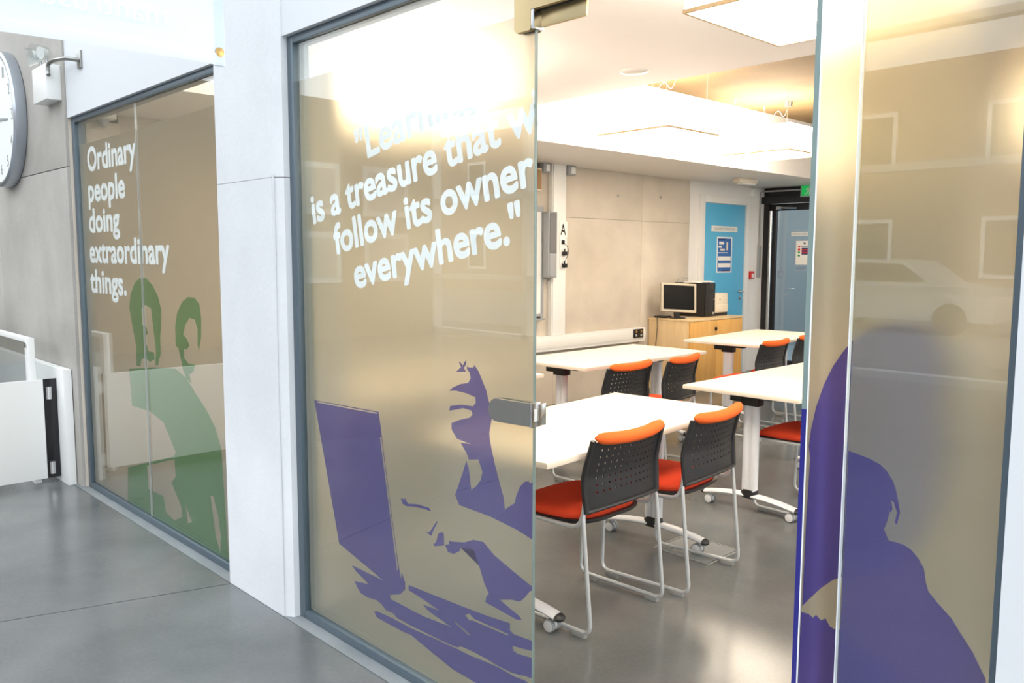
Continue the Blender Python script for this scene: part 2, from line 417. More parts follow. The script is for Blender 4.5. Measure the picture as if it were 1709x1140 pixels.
HAIR1 = [(-4.88,1.188),(-4.849,1.266),(-4.779,1.329),(-4.695,1.358),(-4.615,1.359),(-4.523,1.321),(-4.454,1.265),(-4.417,1.195),(-4.425,1.123),(-4.447,1.049),(-4.449,0.962),(-4.493,0.896),(-4.531,0.893),(-4.513,0.956),(-4.524,1.029),(-4.544,1.13),(-4.556,1.196),(-4.632,1.214),(-4.694,1.189),(-4.692,1.137),(-4.688,1.062),(-4.62,0.962),(-4.543,0.961),(-4.535,0.925),(-4.607,0.903),(-4.664,0.921),(-4.726,0.907),(-4.747,0.867),(-4.805,0.862),(-4.8,0.978),(-4.849,1.097)]
EYE = [(-4.696,1.099),(-4.633,1.092),(-4.617,1.059),(-4.651,1.042),(-4.69,1.05)]
HAIR2 = [(-4.245,1.022),(-4.243,1.12),(-4.212,1.191),(-4.145,1.249),(-4.07,1.276),(-3.99,1.275),(-3.939,1.244),(-3.926,1.179),(-3.934,1.086),(-3.964,1.017),(-3.978,1.043),(-3.971,1.123),(-3.999,1.168),(-4.063,1.174),(-4.116,1.135),(-4.147,1.084),(-4.105,1.067),(-4.075,1.035),(-4.11,1.012),(-4.144,1.013),(-4.144,0.967),(-4.1,0.944),(-4.018,0.945),(-4.038,0.909),(-4.088,0.89),(-4.069,0.844),(-4.124,0.866),(-4.164,0.903),(-4.191,0.97),(-4.212,1.01)]
BODY = [(-4.923,0.834),(-4.571,0.877),(-4.257,0.901),(-4.124,0.866),(-4.03,0.807),(-3.895,0.73),(-3.809,0.662),(-3.751,0.566),(-3.732,0.305),(-3.71,0.002),(-3.876,-0.009),(-3.923,-0.008),(-5.005,-0.017),(-5.045,0.015),(-5.017,0.243),(-4.319,0.432),(-4.299,0.458),(-4.449,0.595),(-4.637,0.628),(-4.906,0.623)]
GAP1 = [(-4.713,0.308),(-4.321,0.417),(-4.312,0.324),(-4.37,0.283),(-4.255,0.175),(-4.242,0.126),(-4.353,0.078),(-4.462,0.098),(-4.491,0.183),(-4.707,0.176)]
GAP2 = [(-4.201,0.201),(-4.154,0.154),(-4.122,0.125),(-4.175,0.106)]
GAP3 = [(-3.891,0.311),(-3.86,0.317),(-3.812,0.233),(-3.789,0.13),(-3.802,0.045),(-3.845,0.116)]
DHEAD = [(1.618,1.065),(1.61,1.092),(1.618,1.128),(1.635,1.17),(1.666,1.214),(1.704,1.249),(1.744,1.274),(1.791,1.298),(1.844,1.312),(1.938,1.324),(2.095,1.327),(2.253,1.303),(2.358,1.249),(2.383,1.142),(2.354,1.048),(2.432,0.97),(2.374,0.913),(2.349,0.785),(2.194,0.707),(2.045,0.7),(1.789,0.764),(1.748,0.769),(1.691,0.766),(1.638,0.757),(1.609,0.75),(1.611,0.92)]
DBODY = [(1.605,0.739),(1.64,0.723),(1.66,0.709),(1.674,0.711),(1.698,0.691),(1.72,0.689),(1.743,0.663),(1.767,0.649),(1.789,0.642),(1.96,0.528),(2.155,0.396),(2.323,0.039),(2.303,-0.129),(1.539,-0.012),(1.593,0.586)]

# ================================================================== STRUCTURE
# floor: cast slabs with narrow open joints over a dark base
floor = B().box(-14, 8, -9.0, 10.25, -0.12, -0.006).build('floor', M['joint'])
tag(floor, 'grey polished concrete floor of hall and classroom', 'floor', kind='structure')
up = lambda u, v, d: (u, v, d)
def slab(poly, mat): return B().prism(poly, up, -0.006, 0.0).build('slab', mat, floor, smooth=False)
slab([(-14, -9), (-4.6, -9), (-3.95, 0.2), (-3.522, 1.606), (-14, 1.606)], M['floor'])
slab([(-4.594, -9), (8, -9), (8, 1.606), (-3.514, 1.606), (-3.943, 0.2)], M['floor'])
slab([(-14, 1.611), (8, 1.611), (8, 1.74), (-14, 1.74)], M['floor_edge'])
slab([(-5.9, 1.743), (1.7, 1.743), (1.7, 10.25), (-5.9, 10.25)], M['floor'])
fl = box('floor_outlet_lid', M['floor_edge'], floor, -2.47, -2.17, 3.39, 3.66, 0.0, 0.0035)
box('lid_rim', M['glide'], fl, -2.48, -2.16, 3.38, 3.385, 0, 0.004); box('lid_rim', M['glide'], fl, -2.48, -2.16, 3.665, 3.67, 0, 0.004)
box('lid_rim', M['glide'], fl, -2.485, -2.48, 3.38, 3.67, 0, 0.004); box('lid_rim', M['glide'], fl, -2.16, -2.155, 3.38, 3.67, 0, 0.004)

# hall side: concrete wall left of the screens, in poured panels
wh = B().box(-14, -5.75, 1.645, 1.95, 0, 4.2).build('wall_hall', M['conc_hall'])
tag(wh, 'rough grey concrete hall wall carrying the large round clock', 'wall', kind='structure')
for x0, x1 in ((-13.99, -9.5), (-9.495, -7.4), (-7.395, -5.672)):
    for z0, z1 in ((0, 2.02), (2.025, 4.2)):
        box('concrete_panel', M['conc_hall'], wh, x0, x1, 1.63, 1.66, z0, z1, 0.002)
pier = B().box(-5.74, -5.668, 1.65, 1.95, 0, 2.316, 0.004).build('wall_pier', M['conc_room'])
tag(pier, 'narrow concrete pier between clock wall and left glass screen', 'wall', kind='structure')
# pillar between the two screens
pil = empty('pillar', (0, 0, 0), label='pale concrete pillar between the two printed glass screens', cat='pillar', kind='structure')
def pour(z0, z1):
    o = [(-3.53, 1.61), (-3.045, 1.61), (-3.028, 1.622), (-3.0, 1.64), (-3.0, 1.92), (-3.53, 1.92)]
    B().prism(o, lambda u, v, d: (u, v, d), z0, z1).build('concrete_pour', M['conc_pillar'], pil, smooth=False)
pour(0, 1.783); pour(1.786, 4.2)
box('core', M['conc_pillar'], pil, -3.526, -3.05, 1.613, 1.90, 1.75, 1.82)
B().tube([(-3.036, 1.613, 0), (-3.034, 1.613, 0.5), (-3.037, 1.612, 1.0), (-3.035, 1.613, 1.5), (-3.036, 1.613, 1.8)], [0.002, 0.004, 0.002, 0.004, 0.005], seg=6).build('mortar_seam', M['white'], pil)
# white wall above the screens
wf = empty('wall_front', (0, 0, 0), label='white painted wall above the glass screens', cat='wall', kind='structure')
box('spandrel', M['white'], wf, -5.668, -3.53, 1.645, 1.80, 2.316, 4.2)
box('spandrel', M['white'], wf, -3.0, 8.0, 1.645, 1.80, 2.318, 4.2)
wr = box('wall_front_pier', M['white'], None, -0.429, 8.0, 1.61, 1.85, 0, 4.2)
tag(wr, 'white painted wall at the right end of the glass screen', 'wall', kind='structure')

# classroom shell
wl = B().box(-5.95, -5.70, 1.95, 10.25, 0, 2.97).build('wall_left', M['conc_hall'])
tag(wl, 'warm grey fair-faced concrete wall of the classroom', 'wall', kind='structure')
ys = [1.95, 3.45, 4.62, 6.02, 7.421, 8.32]
for a, b in zip(ys[:-1], ys[1:]):
    for z0, z1 in ((0, 1.866), (1.869, 2.40)):
        box('concrete_panel', M['conc_room'], wl, -5.71, -5.69, a + 0.0012, b - 0.0012, z0, z1, 0.0015)
for y, z in ((7.0, 2.12), (7.75, 2.14), (5.2, 2.12)):
    B().lathe([(0.020, 0), (0.020, 0.001), (0.013, 0.002)], (-5.6905, y, z), 'x', 14).build('tie_hole', M['conc_hall'], wl)
box('painted_panel', M['white_room'], wl, -5.71, -5.688, 8.322, 10.03, 0, 2.40)
wrt = box('wall_right', M['white_room'], None, 1.5, 1.7, 1.85, 10.25, 0, 0.55)
tag(wrt, 'white right wall of the classroom with daylight windows', 'wall', kind='structure')
box('lintel', M['white_room'], wrt, 1.5, 1.7, 1.85, 10.25, 2.60, 2.97)
for y0, y1 in ((1.85, 2.2), (4.7, 4.9), (7.3, 7.5), (9.8, 10.25)): box('wall_pier', M['white_room'], wrt, 1.5, 1.7, y0, y1, 0.55, 2.60)
for k, (y0, y1) in enumerate(((2.2, 4.7), (4.9, 7.3), (7.5, 9.8))):
    wn = empty('window_%d' % (5 + k), (1.6, (y0 + y1) / 2, 0.55), label=('front', 'middle', 'rear')[k] + ' daylight window in the right classroom wall, out of view', cat='window', kind='structure')
    for nm, a in (('frame', (y0, y1, 0.55, 0.61)), ('frame', (y0, y1, 2.54, 2.60)), ('frame', (y0, y0 + 0.06, 0.61, 2.54)), ('frame', (y1 - 0.06, y1, 0.61, 2.54)), ('mullion', ((y0 + y1) / 2 - 0.03, (y0 + y1) / 2 + 0.03, 0.61, 2.54))):
        o = box(nm, M['frame'], wn, 1.57, 1.64, *a); o.matrix_parent_inverse = Matrix.Translation(-Vector(wn.location))
    for a, c in ((y0 + 0.06, (y0 + y1) / 2 - 0.03), ((y0 + y1) / 2 + 0.03, y1 - 0.06)):
        o = box('pane', M['glass'], wn, 1.60, 1.608, a, c, 0.61, 2.54); o.matrix_parent_inverse = Matrix.Translation(-Vector(wn.location))
wfar = box('wall_far', M['white_room'], None, -4.55, 1.7, 10.03, 10.25, 0, 2.97)
tag(wfar, 'plain white far wall beside the glazed exit door', 'wall', kind='structure')
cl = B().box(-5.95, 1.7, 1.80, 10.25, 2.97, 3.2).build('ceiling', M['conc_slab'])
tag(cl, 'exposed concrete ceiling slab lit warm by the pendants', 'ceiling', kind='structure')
raft = B().box(-4.59, 1.5, 1.80, 4.60, 2.62, 2.70, 0.003).build('ceiling_raft', M['raft'])
tag(raft, 'flat white suspended ceiling over the front of the classroom', 'ceiling', kind='structure')
bulk = B().box(-5.69, -4.59, 1.80, 10.03, 2.366, 2.97, 0.003).build('ceiling_bulkhead', M['white_room'])
tag(bulk, 'white boxed bulkhead running along the concrete wall', 'ceiling', kind='structure')

# ================================================================== GLASS SCREENS
def prism_holes(polys, y, d):
    flat = [p for pl in polys for p in pl]
    tris = tessellate_polygon([[Vector((u, v, 0)) for u, v in pl] for pl in polys])
    b = B(); b._geo([(u, y, v) for u, v in flat], [tuple(t) for t in tris]); return b

GY0, GY1 = 1.678, 1.688          # glass pane faces
PRY, FY0, FY1 = 1.6892, 1.690, 1.692
def pane(parent, x0, x1, z0, z1, name='glass_pane'):
    return box(name, M['glass'], parent, x0, x1, GY0, GY1, z0, z1)
def film(parent, x0, x1, z0, z1, mat='film'):
    return box('frosted_film', M[mat], parent, x0, x1, FY0, FY1, z0, z1)

# ---- window_1: left screen with the green print
w1 = empty('window_1', (0, 0, 0), label='left glass screen with green portrait print and white slogan', cat='glass screen', kind='structure')
box('frame', M['frame'], w1, -5.665, -5.618, 1.665, 1.735, 0, 2.316, 0.002)
box('frame', M['frame'], w1, -5.618, -3.50, 1.665, 1.735, 2.284, 2.316, 0.002)
box('frame', M['frame'], w1, -5.618, -3.50, 1.665, 1.735, 0, 0.034, 0.002)
box('frame', M['frame'], w1, -3.50, -3.46, 1.70, 1.735, 0, 2.316, 0.002)
p1 = pane(w1, -5.618, -4.652, 0.034, 2.284); p2 = pane(w1, -4.645, -3.50, 0.034, 2.284)
box('silicone_joint', M['glide'], w1, -4.652, -4.645, 1.6785, 1.6875, 0.034, 2.284)
film(p1, -5.616, -4.654, 0.036, 2.150, 'film_dark'); film(p2, -4.643, -3.502, 0.036, 2.150, 'film_dark')
prism_holes([HAIR1], PRY, 0).build('green_print', M['green'], w1, smooth=False)
prism_holes([EYE], PRY, 0).build('green_print', M['green'], w1, smooth=False)
prism_holes([HAIR2], PRY, 0).build('green_print', M['green'], w1, smooth=False)
prism_holes([BODY, GAP1, GAP2, GAP3], PRY, 0).build('green_print', M['green'], w1, smooth=False)
TX, TZ = (1, 0, 0), (0, 0, 1)
for s, x0, x1, z in (('Ordinary', -5.468, -4.688, 1.985), ('people', -5.478, -4.872, 1.803), ('doing', -5.490, -4.978, 1.620),
                     ('extraordinary', -5.505, -4.285, 1.438), ('things.', -5.518, -4.915, 1.256)):
    text_obj('lettering', s, M['vinyl'], w1, (x0, GY1 + 0.0006, z), TX, TZ, x1 - x0, 0.137, bold=0.031, depth=0.0)

# ---- window_2: main screen with the purple print and the slanted quotation
w2 = empty('window_2', (0, 0, 0), label='main glass screen with purple laptop print and slanted quotation', cat='glass screen', kind='structure')
box('frame', M['frame'], w2, -3.0, -2.957, 1.665, 1.735, 0, 2.317, 0.002)
box('frame', M['frame'], w2, -2.957, -0.43, 1.665, 1.735, 2.288, 2.317, 0.002)
box('frame', M['frame'], w2, -2.957, -1.663, 1.665, 1.735, 0, 0.034, 0.002)
pm = pane(w2, -2.957, -1.664, 0.034, 2.288)
box('glass_edge', M['glass_edge'], pm, -1.664, -1.6625, GY0, GY1, 0.034, 2.12)
film(pm, -2.955, -1.666, 0.036, 2.150)
pane(w2, -1.662, -0.43, 2.155, 2.288)
prism_holes([[(min(-1.667, u), max(0.037, v)) for u, v in LAPTOP], LHOLE1, LHOLE2, LHOLE3, LHOLE4], PRY, 0).build('purple_print', M['purple'], pm, smooth=False)
for poly in (STRIP, ARM, SPARK, FINGER1, FINGER2, FINGER3, FOREARM):
    poly = [(max(-2.95, min(-1.667, u)), max(0.037, v)) for u, v in poly]
    prism_holes([poly], PRY, 0).build('purple_print', M['purple'], pm, smooth=False)
an = math.atan2(0.19, 1.0)
rt, ut = (math.cos(an), 0, math.sin(an)), (-math.sin(an), 0, math.cos(an))
for s, x0, z0, ln in (('"Learning', -2.556, 1.812, 0.640), ('is a treasure that w', -2.866, 1.604, 1.228),
                      ('follow its owner', -2.712, 1.487, 1.058), ('everywhere."', -2.582, 1.364, 0.880)):
    text_obj('lettering', s, M['vinyl'], pm, (x0, GY1 + 0.0006, z0), rt, ut, ln, 0.108, bold=0.031, depth=0.0)
# cut letter at the edge: the stem of the "i" of the next word
text_obj('lettering', 'i', M['vinyl'], pm, (-1.668, GY1 + 0.0006, 1.842), rt, ut, 0.008, 0.108, bold=0.03, depth=0.0)
# lock keep at hand height, on both faces of the glass
lk = empty('lock_keep', (0, 0, 0)); lk.parent = w2
kp = [(-1.6645, 1.060), (-1.6645, 0.993), (-1.806, 0.989)]
kp += [(-1.806 - 0.033 * math.sin(math.pi * t / 10), 1.0235 - 0.0345 * math.cos(math.pi * t / 10)) for t in range(1, 10)] + [(-1.806, 1.058)]
B().prism(kp, wallmap(1.664), 0, 0.0138).build('cover_plate', M['steel'], lk)
B().prism(kp, wallmap(1.6925), 0, 0.012).build('cover_plate', M['steel'], lk)
box('strike_plate', M['steel_br'], lk, -1.6645, -1.6575, 1.666, 1.703, 0.990, 1.062, 0.002)
box('strike_lip', M['steel_br'], lk, -1.6575, -1.654, 1.690, 1.722, 0.994, 1.057, 0.001)
box('latch_slot', M['white_plastic'], lk, -1.6572, -1.6562, 1.676, 1.689, 1.008, 1.044)
# patch fitting where side panel and overpanel meet
pf = empty('patch_fitting', (0, 0, 0)); pf.parent = w2
Lsh = [(-1.732, 2.30 - 0.09), (-1.732, 2.106), (-1.722, 2.096), (-1.672, 2.096), (-1.667, 2.101), (-1.667, 2.150), (-1.497, 2.150), (-1.492, 2.155), (-1.492, 2.21)]
B().prism(Lsh, wallmap(1.664), 0, 0.0138).build('cover_plate', M['steel_tan_reflection'], pf)
B().prism([(u, v + (0.0 if v > 2.12 else 0.0)) for u, v in Lsh], wallmap(1.6925), 0, 0.014).build('cover_plate', M['steel'], pf)
box('stop_plate', M['steel_tan_reflection'], pf, -1.66, -1.492, 1.694, 1.702, 2.105, 2.150, 0.002)
box('patch_rim', M['steel_br'], pf, -1.667, -1.655, 1.6645, 1.7045, 2.098, 2.150, 0.002)

# ---- window_3: right panel
w3 = empty('window_3', (0, 0, 0), label='right glass side panel with purple figure seen from behind', cat='glass screen', kind='structure')
box('frame', M['frame'], w3, -0.455, -0.420, 1.665, 1.735, 0, 2.288, 0.002)
box('frame', M['frame'], w3, -0.751, -0.455, 1.665, 1.735, 0, 0.034, 0.002)
pr = pane(w3, -0.751, -0.455, 0.034, 2.15)
box('glass_edge', M['arris'], pr, -0.7535, -0.751, GY0, GY1, 0.034, 2.15)
film(pr, -0.750, -0.456, 0.036, 2.148)
g = [(max(-0.749, min(-0.457, u)), max(0.037, v)) for u, v in GIRL]
prism_holes([g], PRY, 0).build('purple_print', M['purple'], pr, smooth=False)

# ---- door_1: pivoted glass door standing open into the room, seen on its inner face
d1 = empty('door_1', (-0.803, 1.69, 0), label='open frosted glass door with purple print and patch pivots', cat='door', kind='structure')
def dpart(b, name, mat, parent=d1):
    o = b.build(name, mat, parent, smooth=False)
    if parent is d1: o.matrix_parent_inverse = Matrix.Translation((0.803, -1.69, 0))
    return o
dg_ = dpart(B().box(-0.809, -0.799, 1.600, 2.470, 0.012, 2.140), 'glass_leaf', M['glass'])
dpart(B().box(-0.7985, -0.797, 1.601, 2.469, 0.014, 2.138), 'frosted_film', M['film'])
def dprint(poly):
    poly = [(max(1.6015, min(2.46, u)), max(0.03, v)) for u, v in poly]
    b = B(); tr = tessellate_polygon([[Vector((u, v, 0)) for u, v in poly]])
    b._geo([(-0.796, u, v) for u, v in poly], [tuple(t) for t in tr])
    dpart(b, 'purple_print', M['purple'])
dprint(DHEAD); dprint(DBODY)
dpart(B().box(-0.809, -0.797, 1.5985, 1.5998, 1.17, 2.140), 'glass_edge', M['glass_edge'])
dpart(B().box(-0.809, -0.797, 1.5985, 1.5998, 0.012, 1.17), 'glass_edge', M['edge_reflection'])  # navy strip stands in for the print mirrored within the glass
dpart(B().box(-0.7975, -0.7955, 1.5975, 1.6005, 0.012, 2.140), 'edge_arris', M['arris'])
dpart(B().box(-0.818, -0.788, 1.615, 1.77, 2.085, 2.153, 0.003), 'top_patch', M['steel'])
dpart(B().box(-0.818, -0.788, 1.615, 1.77, 0.001, 0.07, 0.003), 'bottom_patch', M['steel'])
for s in (-1, 1):
    x = -0.803 + s * 0.045
    dpart(B().tube([(-0.803 + s * 0.004, 2.40, 0.85), (x, 2.40, 0.85), (x, 2.40, 1.25), (-0.803 + s * 0.004, 2.40, 1.25)], 0.012, 10, 0.03), 'pull_handle', M['steel_br'])

# ---- door_2: blue store-room door
d2 = empty('door_2', (-5.688, 9.065, 0), label='bright blue store room door in white frame', cat='door', kind='structure')
def rel(o, root):
    o.matrix_parent_inverse = Matrix.Translation(-Vector(root.location)); return o
def pbox(root, name, mat, *a, bev=0.0):
    return rel(box(name, M[mat], root, *a, bev), root)
pbox(d2, 'leaf', 'blue', -5.70, -5.682, 8.605, 9.535, 0.005, 2.123, bev=0.002)
for a, b, z0, z1 in ((8.50, 8.60, 0, 2.215), (9.54, 9.62, 0, 2.215)):
    pbox(d2, 'door_frame', 'white_room', -5.688, -5.655, a, b, z0, z1, bev=0.003)
pbox(d2, 'door_frame', 'white_room', -5.688, -5.655, 8.60, 9.54, 2.128, 2.215, bev=0.003)
hb = B().lathe([(0.026, 0), (0.026, 0.008), (0.012, 0.01), (0.012, 0.03)], (-5.682, 9.46, 1.045), 'x', 16)
hb.tube([(-5.65, 9.46, 1.045), (-5.632, 9.46, 1.045), (-5.63, 9.40, 1.045), (-5.63, 9.33, 1.043)], 0.0095, 8, 0.02)
rel(hb.build('lever_handle', M['steel_br'], d2), d2)
rel(B().lathe([(0.026, 0), (0.026, 0.008), (0.01, 0.012)], (-5.682, 9.46, 0.955), 'x', 16).build('keyhole_rose', M['steel_br'], d2), d2)
sg = tag(box('door_sign', M['white_plastic'], None, -5.682, -5.678, 8.775, 9.355, 1.785, 1.855, 0.001), 'narrow white name plate lettered cleaners store room on blue door', 'sign')
text_obj('lettering', 'CLEANERS STORE ROOM', M['steel'], sg, (-5.6775, 8.84, 1.803), (0, 1, 0), TZ, 0.45, 0.034, bold=0.0)
ps = empty('poster', (-5.682, 9.07, 1.28), label='blue and white notice poster pinned on blue door', cat='poster')
pbox(ps, 'sheet', 'paper', -5.682, -5.680, 8.905, 9.245, 1.285, 1.722)
for nm, mt, a, b, c, d in (('print_block', 'poster_blue', 8.925, 9.225, 1.30, 1.705), ('print_band', 'paper', 8.94, 9.215, 1.435, 1.485), ('print_band', 'paper', 8.94, 9.215, 1.35, 1.40),
                           ('print_block', 'paper', 8.95, 9.06, 1.63, 1.665), ('print_block', 'paper', 8.94, 9.01, 1.59, 1.615), ('print_block', 'cream', 8.98, 9.08, 1.555, 1.58),
                           ('print_line', 'paper', 8.94, 9.15, 1.525, 1.533), ('print_block', 'cream', 9.115, 9.15, 1.56, 1.66), ('print_block', 'poster_navy', 8.93, 9.10, 1.685, 1.70), ('print_block', 'poster_navy', 9.02, 9.21, 1.303, 1.318)):
    x = -5.6795 if nm == 'print_block' and mt == 'poster_blue' else -5.679
    pbox(ps, nm, mt, -5.680, x, a, b, c, d)

# ---- door_3: black framed glazed exit door in the far wall
d3 = empty('door_3', (-5.15, 10.05, 0), label='black framed glazed exit door beyond the tables', cat='door', kind='structure')
pbox(d3, 'frame_post', 'dark_frame', -5.688, -5.615, 10.0, 10.12, 0, 2.366, bev=0.003)
pbox(d3, 'frame_post', 'dark_frame', -4.62, -4.55, 10.0, 10.12, 0, 2.366, bev=0.003)
pbox(d3, 'head_rail', 'dark_frame', -5.615, -4.62, 9.99, 10.12, 2.255, 2.366)
pbox(d3, 'operator_box', 'dark_frame', -5.70, -4.56, 9.93, 10.05, 2.165, 2.25, bev=0.006)
pbox(d3, 'stile', 'dark_frame', -5.612, -5.525, 10.03, 10.08, 0.01, 2.16, bev=0.002)
pbox(d3, 'stile', 'dark_frame', -4.71, -4.625, 10.03, 10.08, 0.01, 2.16, bev=0.002)
pbox(d3, 'rail', 'dark_frame', -5.525, -4.71, 10.03, 10.08, 2.075, 2.16, bev=0.002)
pbox(d3, 'rail', 'dark_frame', -5.525, -4.71, 10.03, 10.08, 0.01, 0.14, bev=0.002)
pbox(d3, 'glass_pane', 'glass_exit', -5.525, -4.71, 10.05, 10.058, 0.14, 2.075)
rel(B().cyl((-5.565, 9.965, 0.30), (-5.565, 9.965, 2.07), 0.022, 16).build('pull_bar', M['steel_br'], d3), d3)
for z in (0.5, 1.85):
    rel(B().cyl((-5.565, 9.965, z), (-5.565, 10.03, z), 0.010, 10).build('bar_stud', M['steel_br'], d3), d3)
cb = B().box(-5.49, -5.42, 9.95, 10.03, 2.085, 2.125, 0.006); cb.tube([(-5.45, 9.95, 2.12), (-5.38, 9.93, 2.105), (-5.20, 9.95, 2.095)], 0.011, 8)
rel(cb.build('door_closer', M['steel_br'], d3), d3)
s2 = tag(box('notice_strip', M['white_plastic'], None, -5.315, -5.065, 10.044, 10.049, 1.745, 1.795), 'thin white lettered strip high on exit door glass', 'sign')
text_obj('lettering', 'FIRE EXIT ONLY', M['grey_plastic'], s2, (-5.295, 10.0435, 1.758), TX, TZ, 0.21, 0.024)
nt = empty('fire_notice', (-5.13, 10.045, 1.38), label='white fire action notice with red and green symbols on exit door', cat='notice')
pbox(nt, 'sheet', 'paper', -5.243, -5.013, 10.044, 10.049, 1.382, 1.684)
for mt, a, b, c, d in (('poster_navy', -5.14, -5.115, 1.64, 1.662), ('poster_navy', -5.17, -5.05, 1.612, 1.622), ('poster_navy', -5.165, -5.055, 1.51, 1.595), ('red_flat', -5.165, -5.055, 1.565, 1.578),
                       ('red_flat', -5.165, -5.055, 1.525, 1.545), ('red_flat', -5.215, -5.185, 1.60, 1.62), ('red_flat', -5.215, -5.185, 1.56, 1.59), ('green_flat', -5.215, -5.185, 1.525, 1.548), ('green_flat', -5.215, -5.185, 1.487, 1.51)):
    pbox(nt, 'print_block', mt, a, b, 10.0425 if mt != 'poster_navy' else 10.0432, 10.044, c, d)

# ================================================================== CLASSROOM FURNITURE
def make_table():
    t = empty('folding_table')
    top = B().box(-0.365, 0.365, -0.75, 0.75, 0.702, 0.727, 0.003).build('table_top', M['table'], t)
    box('edge_band', M['table_edge'], top, -0.3655, 0.3655, -0.7505, 0.7505, 0.7035, 0.7205, 0.001)
    box('cross_beam', M['leg_white'], t, -0.03, 0.03, -0.52, 0.52, 0.655, 0.695, 0.006)
    for s in (-1, 1):
        y = s * 0.585
        c = B()
        for dx in (-0.0225, 0.0225): c.cyl((dx, y, 0.105), (dx, y, 0.655), 0.026, 18)
        c.box(-0.022, 0.022, y - 0.021, y + 0.021, 0.105, 0.655)
        c.build('column', M['leg_white'], t)
        k = B().lathe([(0.054, 0), (0.056, 0.02), (0.050, 0.05)], (0, y, 0.085), 'z', 20)
        for v in k.bm.verts: v.co.y = y + (v.co.y - y) * 0.6
        k.build('collar', M['black'], t)
        h = B().box(-0.055, 0.055, y - 0.035, y + 0.035, 0.628, 0.692, 0.006)
        h.box(-0.12, 0.16, y - 0.022, y + 0.022, 0.672, 0.702, 0.004).box(-0.13, -0.055, y - 0.03, y + 0.03, 0.645, 0.687, 0.006)
        h.build('tilt_bracket', M['black'], t)
        # arched foot
        rs = []
        for i in range(17):
            u = -1 + 2 * i / 16; x = u * 0.295; z = 0.098 - 0.032 * u * u
            hw, hh = 0.031, 0.017 - 0.003 * abs(u)
            sl = -0.064 * u / 0.295; nx, nz = -sl / math.hypot(1, sl), 1 / math.hypot(1, sl)
            rs.append([(x + nx * hh * math.sin(a_), y + hw * math.cos(a_), z + nz * hh * math.sin(a_)) for a_ in [2 * math.pi * k_ / 14 for k_ in range(14)]])
        ft = B().rings(rs).build('foot', M['leg_white'], t)
        for q in (-1, 1):
            e = B()
            ers = []
            for i in range(5):
                w = i / 4; x = q * (0.293 + 0.026 * w); z = 0.0665 - 0.006 * w; k2 = math.sqrt(max(0.02, 1 - w * w * 0.96))
                ers.append([(x, y + 0.0315 * k2 * math.cos(a_), z + 0.0155 * k2 * math.sin(a_)) for a_ in [2 * math.pi * k_ / 14 for k_ in range(14)]])
            e.rings(ers).build('end_cap', M['black'], ft)
            cx_ = q * 0.262
            ca = B()
            for dy in (-0.017, 0.017):
                ca.lathe([(0.010, -0.009), (0.025, -0.009), (0.0268, -0.006), (0.0268, 0.006), (0.025, 0.009), (0.010, 0.009)], (cx_, y + dy, 0.0268), 'y', 20)
            cs = ca.build('castor', M['grey_plastic'], t)
            hd = B().cyl((cx_, y, 0.02), (cx_, y, 0.066), 0.007, 10)
            hd.lathe([(0.021, -0.027), (0.0225, -0.0265), (0.0225, 0.0265), (0.021, 0.027)], (cx_, y, 0.0268), 'y', 18)
            hd.build('castor_hub', M['leg_white'], cs)
    return t

